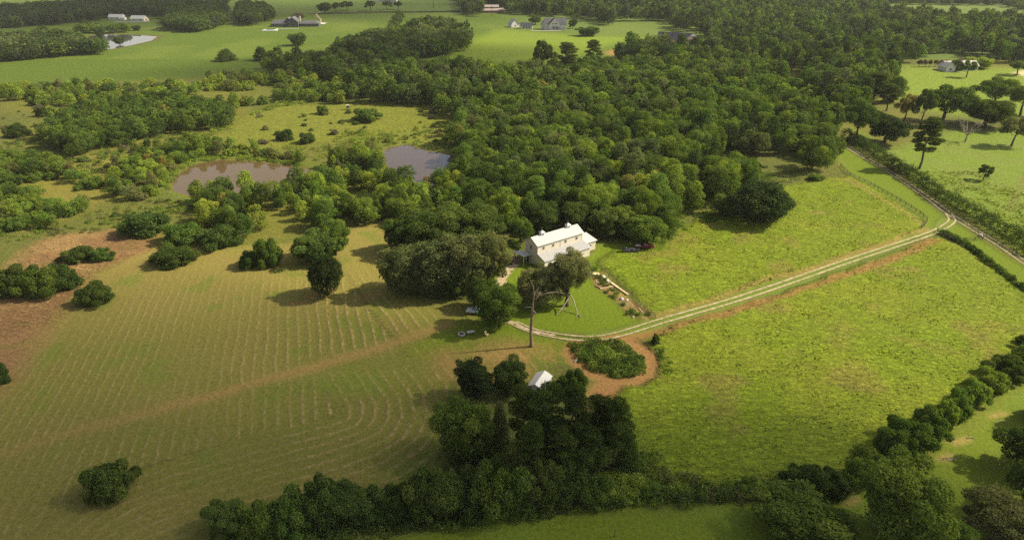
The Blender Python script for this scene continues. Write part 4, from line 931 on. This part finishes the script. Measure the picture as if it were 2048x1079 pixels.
house('charcoal_house', 588, 54, 2, [(-14, 7, 22, 11, 3.2, 7, 'h'), (-1, 6, 12, 14, 5.2, 10, 'y'), (-6.5, 9, 9, 12, 4.5, 9.2, 'y'), (16, 8, 20, 11, 3, 6, 'h')], M_DWALL, M_SHING,
      'long charcoal house with steep central gable and white pool terrace', Yw((-1,), -1, 3.0, 6, 3.6)+Yw((-6.5,), 3, 6.2, 2.4, 1.2)+Yw((-16, -12, -20), 1.5, 1.6, 2.2, 1.8)+Yw((10, 14, 18, 22), 2.5, 1.5, 1.6, 1.6), [(5.8, 6, 5, 10.5, M_TRIM)])
house('dark_roofed_house', 1352, 88, -22, [(-2, 4, 30, 10, 3.6, 9.5, 'x'), (-11, 1, 7, 10, 3.8, 9, 'y'), (13, 2, 13, 15, 3.4, 8.6, 'y')], M_TRIM, M_SLATE, 'white-gabled house with dark slate roof half hidden by pines',
      Yw((-11,), -4, 4.5, 1.6, 1.8)+Yw((13,), -5.5, 4.2, 2, 1.8)+Yw((-3, 2), -1, 1.8, 1.4, 1.5))
bn = house('barn', 987, 26, 5, [(0, 6, 26, 13, 3.0, 5.4, 'x'), (-3, 9, 20, 7, 6.8, 9.2, 'x')], mat('barn_red_brown', (.20, .11, .09), .9, var=.2), M_RUST, 'tin-roofed monitor barn at the edge of the far dark trees', Yw((-9, -6, -3, 0, 3), 5.5, 6.1, 1.0, .9))
house('ranch_house', 771, 4, 0, [(0, 6, 28, 12, 4, 8, 'x'), (14, 5, 6, 14, 4.6, 9, 'y'), (-15, 5, 5, 13, 4.6, 9, 'y')], M_WHITE, mat('pinkish_tiles', (.38, .26, .24), .85, var=.15), 'white building with pinkish roof cut by the top edge of the photo', Yw((-6, 0, 6), 0, 1.8, 1.6, 1.5))
house('long_shed', 231, 40, -4, [(0, 4, 17, 8, 3.2, 6, 'x'), (9, 1, 6, 5, 2.4, 3.8, 'x')], M_TRIM, M_WHITE, 'long white-roofed shed left of the gabled one by the far pond', Yw((-4, 2), 0, 1.5, 1.4, 1.2))
house('white_shed', 274, 43, -8, [(0, 5, 17, 9, 3, 6, 'x')], M_WALLW, M_WHITE, 'white-roofed shed with a fenced yard on the lawn behind the far pond', Yw((-4, 4), .5, 1.5, 1.4, 1.2)+[(8.5, 5, 1.6, 2, 2, 'x+')])
house('low_house', 307, 25, 4, [(0, 5, 19, 10, 3.2, 6.5, 'h'), (7, 1, 7, 6, 3, 5.5, 'y')], M_TRIM, M_WHITE, 'bright-roofed low house left one of two in the far left wood', Yw((-5, 0), 0, 1.6, 1.4, 1.3))
house('low_house', 334, 24, -6, [(0, 5, 15, 9, 3.2, 6.2, 'h')], M_TRIM, M_WHITE, 'bright-roofed low house right one of two in the far left wood', Yw((-3, 3), .5, 1.6, 1.4, 1.3))
house('white_cottage', 378, 13, 10, [(0, 4, 10, 8, 4, 8, 'y')], M_TRIM, M_SHING, 'small white gable glinting in the far left trees', Yw((0,), 0, 2, 1.4, 1.4))
house('cottage', 1920, 142, 6, [(2, 5, 24, 9, 3.2, 6.4, 'x'), (-9.5, 2, 7, 9, 3.2, 6.2, 'y')], M_TRIM, mat('pale_roofing', (.42, .41, .38), .8, var=.15), 'pale-roofed cottage behind dark trees on the east lawn', Yw((-2, 2, 6), .5, 1.6, 1.5, 1.4)+Yw((-9.5,), -2.5, 1.6, 1.4, 1.4), [(3, 6, 5, 8.2, M_BRICK)])
# pool terrace of the charcoal house
x, y = P(543, 60.5); e = empty('pool_terrace', (x, y, 0), 0); tag(e, 'white pool terrace before the charcoal house', 'terrace')
MB().box(-8, 8, -8, -4, .05, .5).box(-8, -6, -4, 4, .05, .5).box(3, 5, -4, 9, .05, .5).box(5, 26, 7, 9, .05, .5).build('paving', M_WHITE, e); MB().box(-6+.01, 3-.01, -4+.01, 4, .05, .4).build('pool', M_POOL, e)
x, y = P(1095, 62); o = MB().box(x-17, x+14, y-2, y, .02, .5).build('stone_terrace', M_CONC); tag(o, 'pale stone terrace edge in front of the white farmhouse', 'terrace')
x, y = P(648, 48); o = MB().box(x-7, x+1, y-4, y+10, .25, .32).build('forecourt', M_CONC); tag(o, kind='structure')
x, y = P(268, 45); o = MB().box(x-22, x+18, y-.15, y+.15, 0, 1.3).build('white_fence', M_TRIM); tag(o, 'low white board fence before the white-roofed shed', 'fence')
# white shed among the pines
x, y = P(1080, 786); e = empty('portable_shed', (x, y+1.2, 0), math.radians(-24)); tag(e, 'small white gabled shed among dark trees beside the red soil', 'shed')
MB().prismy([(-1.6, 0), (1.6, 0), (1.6, 2.3), (0, 3.1), (-1.6, 2.3)], -2.6, 2.6).build('wall', M_WHITE, e)
MB().prismy([(-1.8, 2.25), (0, 3.2), (1.8, 2.25), (1.8, 2.15), (0, 3.1), (-1.8, 2.15)][:3]+[(0, 3.12)], -2.8, 2.8).build('roof', M_WHITE, e)
d = MB().box(-.9, .9, -2.66, -2.604, .05, 2.0).build('door', M_TRIM, e); MB().box(.55, .62, -2.72, -2.66, .95, 1.15).build('handle', M_DGREY, d)
# tin shed, hive box
x, y = P(945, 217); e = empty('tin_shed', (x, y+1, 0), .5); tag(e, 'small grey tin-roofed shed under trees beyond the round pond', 'shed')
MB().box(-1.8, 1.8, -1.4, 1.4, 0, 2).build('wall', M_FENCE, e); MB().prism([(-1.9, 1.9), (1.9, 2.5), (1.9, 2.6), (-1.9, 2.0)], -2.4, 2.4).build('roof', mat('blue_grey_tin', (.42, .44, .48), .5, var=.1), e)
x, y = P(696, 219); e = empty('deer_blind', (x, y, 0), .3); tag(e, 'small box with pale roof on dark legs in the sunlit meadow', 'hunting box')
MB().box(-.7, .7, -.7, .7, 1.0, 2.3).build('box', M_DWALL, e); MB().box(-.9, .9, -.9, .9, 2.3, 2.45).build('roof', M_WHITE, e)
for a in (-.6, .6):
    for b in (-.6, .6): MB().box(a-.07, a+.07, b-.07, b+.07, 0, 1.0).build('leg', M_FENCE, e)

# ------------------------------------------------------------------ vehicles
def pickup(x, y, rz, paint, label, load=None):
    e = empty('pickup_truck', (x, y, .04), rz); tag(e, label, 'pickup truck')
    # +x is forward; 5.6 m long
    b = MB(); yo = .94
    def sym(prof, y0, y1): b.prismy(prof, y0, y1)
    sym([(-2.8, .55), (-2.8, 1.12), (-.85, 1.12), (-.85, .55)], -yo, -yo+.1); sym([(-2.8, .55), (-2.8, 1.12), (-.85, 1.12), (-.85, .55)], yo-.1, yo)
    sym([(-2.8, .55), (-2.8, 1.1), (-2.7, 1.1), (-2.7, .55)], -yo+.1, yo-.1); sym([(-2.7, .55), (-2.7, .68), (-.85, .68), (-.85, .55)], -yo+.1, yo-.1)
    sym([(-.85, .45), (-.85, 1.16), (1.25, 1.16), (2.55, 1.04), (2.8, .9), (2.8, .5)], -yo, yo)
    b.build('body', paint, e, bevel=.05)
    c = MB(); bot = [(-.8, -.88, 1.15), (1.3, -.88, 1.15), (1.3, .88, 1.15), (-.8, .88, 1.15)]; top = [(-.65, -.7, 1.78), (.5, -.7, 1.8), (.5, .7, 1.8), (-.65, .7, 1.78)]
    c.add(bot+top, [(0,1,5,4),(1,2,6,5),(2,3,7,6),(3,0,4,7),(4,5,6,7),(3,2,1,0)]); c.build('cab', paint, e, bevel=.05)
    for s in (-1, 1):
        g_ = MB()
        for xa, xb in ((-.68, -.12), (-.04, .92)):
            xt0 = xa+.08 if xa < -.5 else xa; xt1 = xb if xb < .5 else .46
            g_.add([(xa, s*.889, 1.22), (xb, s*.889, 1.22), (xt1, s*.735, 1.72), (xt0, s*.735, 1.72)], [(0,1,2,3)])
        g_.build('side_window', M_GLASS, e)
    MB().add([(1.27, -.78, 1.2), (1.27, .78, 1.2), (.56, .64, 1.77), (.56, -.64, 1.77)], [(0,1,2,3)]).build('windscreen', M_GLASS, e)
    MB().add([(-.81, -.75, 1.25), (-.81, .75, 1.25), (-.69, .62, 1.72), (-.69, -.62, 1.72)], [(0,1,2,3)]).build('rear_window', M_GLASS, e)
    for wx in (-1.85, 1.75):
        for s in (-1, 1):
            w_ = MB(); w_.tube([(wx, s*.72, .38), (wx, s*.76, .38), (wx, s*.94, .38), (wx, s*.97, .38)], [.34, .38, .38, .33], 18); wo = w_.build('wheel', M_TYRE, e)
            MB().tube([(wx, s*.95, .38), (wx, s*.985, .38)], [.22, .2], 14).build('rim', M_RIM, wo)
    MB().box(2.78, 2.92, -.9, .9, .45, .65).build('front_bumper', M_RIM, e); MB().box(-2.95, -2.8, -.9, .9, .5, .65).build('rear_bumper', M_RIM, e)
    for s in (-1, 1): MB().box(2.74, 2.83, s*.72-.16, s*.72+.16, .76, .95).build('headlight', M_LAMP, e); MB().box(-2.83, -2.79, s*.85-.08, s*.85+.08, .75, 1.05).build('tail_light', M_RED, e)
    MB().box(2.79, 2.835, -.5, .5, .68, .92).build('grille', M_BLACK, e)
    for s in (-1, 1): MB().box(.95, 1.1, min(s*.95, s*1.12), max(s*.95, s*1.12), 1.2, 1.38).build('mirror', M_BLACK, e)
    return e
pickup(-8.7, 150.8, math.radians(172), M_SILVER, 'silver four-door pickup parked under the feathery green tree')
pickup(40.7, 191.2, math.radians(2), M_RED, 'old red pickup parked nose to the right at the wood edge')
x, y = P(1286-13, 493); 
o = MB().box(-.9, .7, -.7, .7, 0, .45).build('white_bundle', M_WHITE, None, bevel=.15); o.location = (38.7, 191.1, .76); tag(o, 'white bundle lying in the bed of the red pickup', 'bundle')
# black trailer with grey scrap
x, y = P(1263, 506); e = empty('utility_trailer', (x, y+.6, 0), math.radians(3)); tag(e, 'black trailer loaded with grey scrap in front of the red pickup', 'trailer')
MB().box(-2.6, 1.8, -.95, .95, .55, .68).box(-2.6, 1.8, -.95, -.88, .68, 1.05).box(-2.6, 1.8, .88, .95, .68, 1.05).build('deck', M_DGREY, e)
MB().bar((1.8, -.7, .6), (3.0, 0, .5), .1).bar((1.8, .7, .6), (3.0, 0, .5), .1).build('drawbar', M_BLACK, e)
for xx in (-.9, .1):
    for s in (-1, 1): w_ = MB().tube([(xx, s*.98, .36), (xx, s*1.18, .36)], [.36, .36], 14).build('wheel', M_TYRE, e); MB().tube([(xx, s*1.18, .36), (xx, s*1.2, .36)], [.17, .15], 10).build('rim', M_TRIM, w_)
MB().box(-2.66, -2.6, -.95, .95, .6, 1.9).build('ramp', M_BLACK, e)
o = MB(); 
for i in range(9): a = (random.uniform(-2.3, 1.4), random.uniform(-.6, .6), .75+random.random()*.4); o.bar(a, (a[0]+random.uniform(-.9, 1.2), a[1]+random.uniform(-.4, .4), .85+random.random()*.7), random.uniform(.15, .5), random.uniform(.08, .35))
o = o.build('scrap_heap', mat('grey_scrap', (.10, .10, .11), .6, var=.4), None, bevel=.02); o.location = e.location; tag(o, 'heap of grey scrap lying on the black trailer', 'scrap')

# ------------------------------------------------------------------ yard oak, snag, limbs
x, y = P(1133, 611); rng = np.random.default_rng(77); L = []
for c, rad, n in (((-6.0, .3, 5.8), (6.1, 5.2, 5.9), 80), ((-8.0, -.8, 4.0), (4.4, 4, 3.6), 40), ((1.0, .8, 9.0), (4.7, 4.4, 7.4), 64)):
    for d_ in fib(n, rng):
        if d_[2] < -.6: continue
        r = rng.uniform(.8, 1.7); q = rng.uniform(.5, 1.0); L.append((c[0]+d_[0]*rad[0]*q, c[1]+d_[1]*rad[1]*q, c[2]+d_[2]*rad[2]*q, r, r, r*.85))
V, Fq, va = leafquads(L, 64000, .34, rng, jit=.3, cull=.6)
e = empty('yard_oak', (x, y, 0)); tag(e, 'wide olive oak on the lawn in front of the white barn house', 'tree')
k = link(bpy.data.objects.new('crown', np_mesh('crown', V, Fq, [M_LEAF], fattr={'var': va})), e); k.color = (.19, .195, .08, 1)
t = MB(); t.tube([(0, 0, -.3), (.05, 0, 1.2), (.25, 0, 2.8), (.3, .2, 5), (.7, .4, 9), (.9, .5, 15)], [.75, .55, .5, .36, .22, .05], 10)
for l in L[::5]: t.tube(limb_pts((.2, .1, 2.6+abs(l[2])*.15), (l[0], l[1], l[2]), rng, 6, .18), [.2, .17, .14, .1, .07, .05, .02], 5)
t.build('trunk', M_BARK, e, smooth=True)
def limbo(pts, r0, twigs, nm='dead_limb'):
    m = MB(); n = len(pts); m.tube(pts, [r0*(1-i/n*.7) for i in range(n)], 6)
    for i in range(twigs):
        j = random.randint(n//2, n-1); p = Vector(pts[j]); m.tube(limb_pts(p, p+Vector((random.uniform(-1.3, 1.6), random.uniform(-2, .6), -p.z*random.uniform(.3, .95))), rng, 3, .3), [r0*.3, r0*.22, r0*.15, r0*.06], 4)
    return m.build(nm, M_DEAD, e)
limbo([(.2, -.3, 3.6), (.3, -1.4, 2.9), (-.8, -3, 1.9), (-2, -4.2, .9), (-2.9, -5, .15)], .2, 5)
limbo([(.4, -.2, 3.8), (1.0, -1.2, 3.5), (1.7, -2.2, 2.4), (2.0, -3.2, 1.4), (2.6, -5.0, .2), (3.0, -6.0, .1)], .2, 14)
limbo([(-8, -4.8, 5.2), (-5.5, -5.2, 6.4), (-3, -4.9, 6.6), (-1, -3.9, 5.6)], .13, 0)
x, y = P(1062, 692); e = empty('dead_tree', (x, y, 0)); tag(e, 'tall bare dead tree beside the bend of the gravel drive', 'tree')
MB().tube([(0, 0, -.3), (.05, 0, .6), (-.1, 0, 4), (.12, 0, 8), (.25, 0, 11), (.5, 0, 13.2), (.35, 0, 15.4), (-.35, .2, 17.2)], [.55, .38, .33, .3, .24, .18, .12, .05], 9).build('trunk', mat('scaly_dead_bark', (.20, .13, .09), .95, var=.55, scale=1.6, bump=.6), e, smooth=True)
for pts in ([(.3, 0, 12), (1.1, -.2, 12.6), (1.7, 0, 13.9), (2.3, 0, 14.1)], [(.2, 0, 10.3), (-.8, -.3, 10.6), (-1.7, -.3, 10.4)], [(.2, 0, 9.6), (.8, -.3, 9.2), (1.3, -.4, 8.5)], [(.2, 0, 10.2), (.4, -.4, 10.9)], [(.4,0,13.5),(1.3,.2,14.8),(1.6,.1,15.9)]):
    MB().tube(pts, [.13]+[.09]*(len(pts)-2)+[.04], 6).build('branch', M_DEAD, e)
def bare(cx, bt, ht, wd, label):
    x, y = P(cx, bt); e = empty('bare_tree', (x, y, 0)); tag(e, label, 'tree'); m = MB(); m.tube([(0,0,-.2),(.1,0,ht*.2),(.1,0,ht*.35)], [.4,.33,.28], 7); m.build('trunk', M_DEAD, e)
    for i in range(11):
        a = i*.57; tip = Vector((math.cos(a)*wd*random.uniform(.6, 1), math.sin(a)*wd*random.uniform(.6, 1), ht*random.uniform(.7, 1))); b = MB(); b.tube(limb_pts((.1, 0, ht*.3), tip, rng, 4, .2), [.16, .12, .09, .06, .03], 5)
        for _ in range(14): s = Vector((0, 0, ht*.3)).lerp(tip, random.uniform(.4, 1)); b.tube(limb_pts(s, s+Vector((random.uniform(-1.6, 1.6), random.uniform(-1.6, 1.6), random.uniform(-.3, 1.5))), rng, 2, .2), [.05, .04, .02], 3)
        b.build('branch', M_DEAD, e)
bare(1930, 284, 10.5, 6.2, 'bare grey tree in front of the broad dark park tree')
x, y = P(1672, 262); e = MB().tube([(x, y, -.2), (x+.1, y, 5), (x+.2, y, 9.5)], [.25, .2, .1], 7).build('dead_stump', M_DEAD); tag(e, 'dead branchless trunk at the head of the lane', 'tree')
for i, (px, py, n) in enumerate([(1893, 917, 14), (1940, 872, 5), (1995, 840, 4)]):
    x, y = P(px, py); m = MB()
    for _ in range(n): a = Vector((random.uniform(-1, 1), random.uniform(-.5, .5), .05)); m.tube([a, a+Vector((random.uniform(-1.3, 1.3), random.uniform(-.5, .5), random.uniform(.1, .4)))], [.06, .02], 4)
    o = m.build('fallen_branch', M_DEAD); o.location = (x, y, 0); tag(o, ['heap of fallen grey branches on the lawn strip at lower right', 'few fallen sticks uphill of the branch heap', 'farthest fallen sticks on the right lawn strip'][i], 'branch')

# ------------------------------------------------------------------ fences, poles
def rail_fence(name, pts, label, ht=1.3, rails=3, gap=2.6, m=None, w_=.12):
    q = smooth_path(PP(pts), gap); e = empty(name, (q[0][0], q[0][1], 0)); tag(e, label, 'fence'); ox, oy = q[0]; rl = MB()
    for i, p in enumerate(q):
        MB().box(p[0]-ox-w_/2, p[0]-ox+w_/2, p[1]-oy-w_/2, p[1]-oy+w_/2, -.1, ht+.1).build('post', m or M_FENCE, e)
        if i:
            a = q[i-1]
            for k in range(rails): zz = ht*(.3+.7*k/(rails-1)); rl.bar((a[0]-ox, a[1]-oy, zz), (p[0]-ox, p[1]-oy, zz), .05, w_)
    rl.build('rail', m or M_FENCE, e); return e
rail_fence('rail_fence', [(1680,332),(1700,351),(1740,371),(1800,404),(1846,434),(1853,446),(1842,458)], 'dark rail fence curving along the upper pasture to the driveway')
rail_fence('rail_fence', [(1874,461),(1877,470),(1890,476),(1912,485)], 'short dark rail fence where the vine-covered fence starts')
rail_fence('gate_fence', [(1912,482),(1930,483),(1965,480)], 'dark cross fence between the vine-covered fence and the lane', gap=2.2)
rail_fence('far_rail_fence', [(640,29),(700,28),(760,26),(800,26),(930,25),(960,25)], 'long dark rail fence along the far road', ht=1.7, gap=9, w_=.5)
rail_fence('wire_fence', [(1205,541),(1235,566),(1265,595),(1290,618),(1310,637)], 'thin wire fence between the garden lawn and the upper pasture', ht=1.1, gap=3, w_=.07, m=M_BARK)
for px, py, h_, lab in ((867, 17, 13, 'utility pole beside the far road'), (984, 33, 12, 'utility pole in front of the tin-roofed barn')):
    x, y = P(px, py); e = empty('utility_pole', (x, y, 0)); tag(e, lab, 'utility pole'); MB().tube([(0,0,-.3),(0,0,h_)], [.35,.25], 8).build('pole', M_FENCE, e); MB().box(-1.3, 1.3, -.12, .12, h_-1, h_-.75).build('crossarm', M_FENCE, e)
x, y = P(1824, 341); o = MB().tube([(x, y, -.2), (x, y, 3.4)], [.14, .11], 7).build('wooden_post', M_FENCE); tag(o, 'short wooden post by the two-tiered pine', 'post')
x, y = P(1229, 1072); o = MB().tube([(x, y, -.2), (x, y, 1.5)], [.07, .06], 6).build('wooden_post', M_FENCE); tag(o, 'thin post on the lawn strip at the foot of the photo', 'post')
x, y = P(1961, 472); o = MB(); o.tube([(0,0,.3),(0,0,.9)], [.75,.5], 8); o = o.build('white_boulder', M_ROCK, bevel=.15); o.location = (x, y, -.2); tag(o, 'white boulder at the end of the cross fence by the lane', 'rock')

# ------------------------------------------------------------------ small things
x, y = P(923, 669); e = empty('fire_pit', (x, y, 0)); tag(e, 'round pale stone fire pit on the lawn', 'fire pit')
m = MB(); n = 18
for i in range(n):
    a = 2*math.pi*i/n; b = 2*math.pi*(i+.86)/n; vs = []
    for z in (0, .4):
        for r_, an_ in ((.62, a), (.9, a), (.9, b), (.62, b)): vs.append((r_*math.cos(an_), r_*math.sin(an_), z))
    m.add(vs, [(0,3,2,1),(4,5,6,7),(0,1,5,4),(1,2,6,5),(2,3,7,6),(3,0,4,7)])
m.build('stone_ring', M_ROCK, e); MB().tube([(0,0,0),(0,0,.12)], [.6,.58], 16).build('ash', M_BLACK, e)
x, y = P(941.5, 668); e = empty('picnic_table', (x, y, 0), .3); tag(e, 'white table between the fire pit and the pale chair', 'table')
MB().box(-.9, .9, -.45, .45, .7, .76).build('tabletop', M_WHITE, e)
for a in (-.75, .75):
    for b in (-.35, .35): MB().box(a-.04, a+.04, b-.04, b+.04, 0, .7).build('leg', M_DGREY, e)
x, y = P(974, 671); e = empty('lawn_chair', (x, y, 0), .9); tag(e, 'pale lawn chair at the foot of the feathery green tree', 'chair')
MB().box(-.35, .35, -.35, .35, .4, .47).build('seat', M_TIMBER, e); MB().add([(-.35, .3, .45), (.35, .3, .45), (.35, .38, .45), (-.35, .38, .45), (-.35, .55, 1.2), (.35, .55, 1.2), (.35, .63, 1.2), (-.35, .63, 1.2)], [(0,3,2,1),(4,5,6,7),(0,1,5,4),(1,2,6,5),(2,3,7,6),(3,0,4,7)]).build('backrest', M_TIMBER, e)
for a in (-.3, .3):
    for b in (-.3, .3): MB().box(a-.03, a+.03, b-.03, b+.03, 0, .4).build('leg', M_TIMBER, e)
# kitchen garden
def bar_px(name, a, b, wd, ht, m, label, cat):
    p, q = P(*a), P(*b); o = MB().bar((0, 0, ht/2+.03), (q[0]-p[0], q[1]-p[1], ht/2+.03), wd, ht).build(name, m, None, bevel=.02); o.location = (*p, 0); return tag(o, label, cat)
bar_px('timber_plank', (1222,566), (1256,590), .7, .3, M_TIMBER, 'long pale timber edging along the right side of the garden', 'timber')
bar_px('timber_plank', (1206,552), (1219,565), .9, .3, M_ROCK, 'grey-white board at the upper right side of the garden', 'timber')
bar_px('timber_plank', (1200,578), (1226,573), .3, .2, M_TIMBER, 'pale cross board between the two halves of the garden', 'timber')
bar_px('timber_plank', (1277,616), (1287,627), .16, .15, M_TIMBER, 'thin board at the lower right corner of the garden', 'timber')
bar_px('timber_plank', (1190,571), (1201,577), .3, .25, M_BRICK, 'brown board at the left side of the garden', 'timber')
bar_px('sand_heap', (1186,549), (1197,551), 1.5, .5, M_TIMBER, 'sandy yellow heap at the top end of the garden', 'heap')
for i, (px, py, r_, m_) in enumerate([(1180,545,.55,M_WHITE),(1182,551,.5,M_WHITE),(1197,566,.5,M_ROCK),(1193,564,.4,M_ROCK),(1243,598,1.0,M_ROCK),(1250,608,.75,M_WHITE),(1254,600,.6,M_SILVER),(1266,634,.6,M_ROCK)]):
    x, y = P(px, py); r_ *= .62; m = MB(); m.tube([(0,0,0),(0,0,r_*.5),(0,0,r_*.9)], [r_,r_*.85,r_*.35], 9); o = m.build('garden_cover', m_, None, smooth=False); o.location = (x, y, .02); o.rotation_euler.z = i
    tag(o, ['white sack topmost at the head of the garden','white sack just below the topmost one','pale stone in the upper garden soil','small pale stone left in the upper garden soil','large pale cover in the lower garden','white cover on the bare lower garden soil','silvery cover beside the large pale one','pale stone at the lowest corner of the garden'][i], 'garden cover')
for i, (px, py, hh) in enumerate([(1190,541,1.4),(1200,556,1.2),(1208,560,1.1),(1205,566,1.0),(1215,572,.8),(1225,580,.7),(1235,588,.8),(1232,596,.9),(1246,610,.8),(1262,622,1.2),(1270,626,1.1),(1278,630,.9),(1295,629,.8),(1258,628,1.0),(1212,584,.6),(1222,592,.6)]):
    x, y = P(px, py); plant('low', x, y, random.uniform(.9, 1.6), hh, random.choice(['mid','deep','lite']), 'leafy vegetable plants in the kitchen garden', 'garden plant', group='vegetable plants of the kitchen garden', parts=False, name='garden_plant')
# dark curved flower bed left of the house
x, y = P(1024, 520); e = empty('flower_bed', (x, y, 0)); tag(e, 'dark curved flower bed at the left end of the white barn house', 'flower bed')
m = MB()
for i in range(14):
    a = math.pi*.75+i*.17; m.bar((3*math.cos(a), 3.4*math.sin(a), .3), (3*math.cos(a+.17), 3.4*math.sin(a+.17), .3), .35, .6)
m.build('edging', M_BLACK, e); MB().tube([(0,0,0),(0,0,.2)], [2.8,2.6], 18).build('mulch', M_SOIL, e)
o = MB(); 
for i in range(5): a = Vector((random.uniform(-.8, .8), random.uniform(-.5, .5), .1)); o.bar(a, a+Vector((.3, .2, .2)), .3, .3)
o = o.build('rubble_heap', M_ROCK, None, bevel=.05); o.location = (*P(1155, 722), 0); tag(o, 'small heap of white rubble at the left rim of the weed island', 'rubble')
for i in range(26):      # dark dung-like clods in the lower pasture
    x, y = P(random.gauss(1880, 120), random.gauss(610, 50)) if i < 15 else P(random.uniform(1350, 1950), random.uniform(620, 850))
    plant('low', x, y, random.uniform(.35, .6), random.uniform(.3, .5), 'dark', 'small dark weed clump in the lower pasture', 'weed clump', group='small dark weed clumps in the lower pasture', parts=False, name='weed_clump')

# ------------------------------------------------------------------ clouds (cast the soft shade) and haze
def cloud(gx, gy, rx, ry, th, dens, seed):
    h = 520.0; c = Vector((gx, gy, 0))+SDIR*(h/SDIR.z); n, mm = 40, 20; vs = []; rgc = np.random.default_rng(seed); k = rgc.uniform(0, 6.28, 8)
    for i in range(mm+1):
        f = math.pi*i/mm
        for j in range(n):
            a = 2*math.pi*j/n; q = 1+.16*math.sin(2*a+k[0])+.12*math.sin(3*a+k[1])+.08*math.sin(5*a+k[2]+2*f)+.05*math.sin(9*a+k[3])
            vs.append((c.x+rx*q*math.sin(f)*math.cos(a), c.y+ry*q*math.sin(f)*math.sin(a), c.z+th*math.cos(f)**3*(1+.2*math.sin(4*a+k[4]))))
    fs = [((i+1)*n+j, (i+1)*n+(j+1) % n, i*n+(j+1) % n, i*n+j) for i in range(mm) for j in range(n)]
    m = bpy.data.materials.new('cloud_vapour'); m.use_nodes = True; t = m.node_tree; t.nodes.remove(t.nodes['Principled BSDF']); v = t.nodes.new('ShaderNodeVolumePrincipled')
    v.inputs['Color'].default_value = (.85, .85, .85, 1); v.inputs['Density'].default_value = dens; t.links.new(v.outputs[0], t.nodes['Material Output'].inputs['Volume'])
    me = bpy.data.meshes.new('cloud'); me.from_pydata(vs, [], fs); me.materials.append(m); me.update(); o = link(bpy.data.objects.new('cloud', me)); tag(o, kind='stuff'); return o
for px, py, rx, ry, th, dn, sdv in [(0, 1000, 190, 100, 60, .0085, 1), (860, 1030, 100, 46, 50, .0110, 2), (100, 30, 520, 280, 60, .0095, 3), (800, 125, 190, 110, 45, .0130, 4), (1120, 5, 400, 170, 55, .0095, 5)]:
    gx, gy = P(px, py); cloud(gx, gy, rx, ry, th, dn, sdv)

# ------------------------------------------------------------------ labels that single out each member of a small group
ORD = ['leftmost']+['%d%s from left' % (k, 'nd' if k == 2 else 'rd' if k == 3 else 'th') for k in range(2, 14)]
by = {}
for o in COL.objects:
    if o.parent is None and o.get('category') in ('tree', 'bush', 'shrub', 'garden plant'): by.setdefault(o['label'], []).append(o)
for lab, os_ in by.items():
    if len(os_) < 2 or len(os_) > 17: continue
    os_.sort(key=lambda o: Q(o.location.x, o.location.y, 3)[0]); n = len(os_); NUM = ['', '', 'two', 'three', 'four', 'five', 'six', 'seven', 'eight', 'nine', 'ten', 'eleven', 'twelve', 'thirteen', 'fourteen', 'fifteen', 'sixteen', 'seventeen', 'eighteen', 'nineteen', 'twenty']
    for i, o in enumerate(os_):
        j = n-1-i
        w_ = ORD[i] if i < (n+1)//2 else ('rightmost' if j == 0 else ORD[j].replace('left', 'right'))
        o['label'] = f"{lab}, {w_} of {NUM[n] if n < 21 else n}"
        if len(o['label'].split()) > 16: o['label'] = f"{lab}, {w_}"
        if len(o['label'].split()) > 16: o['label'] = f"{lab}, {w_}".replace('the ', '')

# ------------------------------------------------------------------ the air
hz = MB().box(-3150, 3150, -860, 5100, -2.2, 92).build('haze', M_WHITE)
m = bpy.data.materials.new('haze_air'); m.use_nodes = True; t = m.node_tree; t.nodes.remove(t.nodes['Principled BSDF']); v = t.nodes.new('ShaderNodeVolumePrincipled')
v.inputs['Color'].default_value = (.95, .96, 1, 1); v.inputs['Density'].default_value = .00005; t.links.new(v.outputs[0], t.nodes['Material Output'].inputs['Volume'])
hz.data.materials.clear(); hz.data.materials.append(m); tag(hz, kind='stuff')
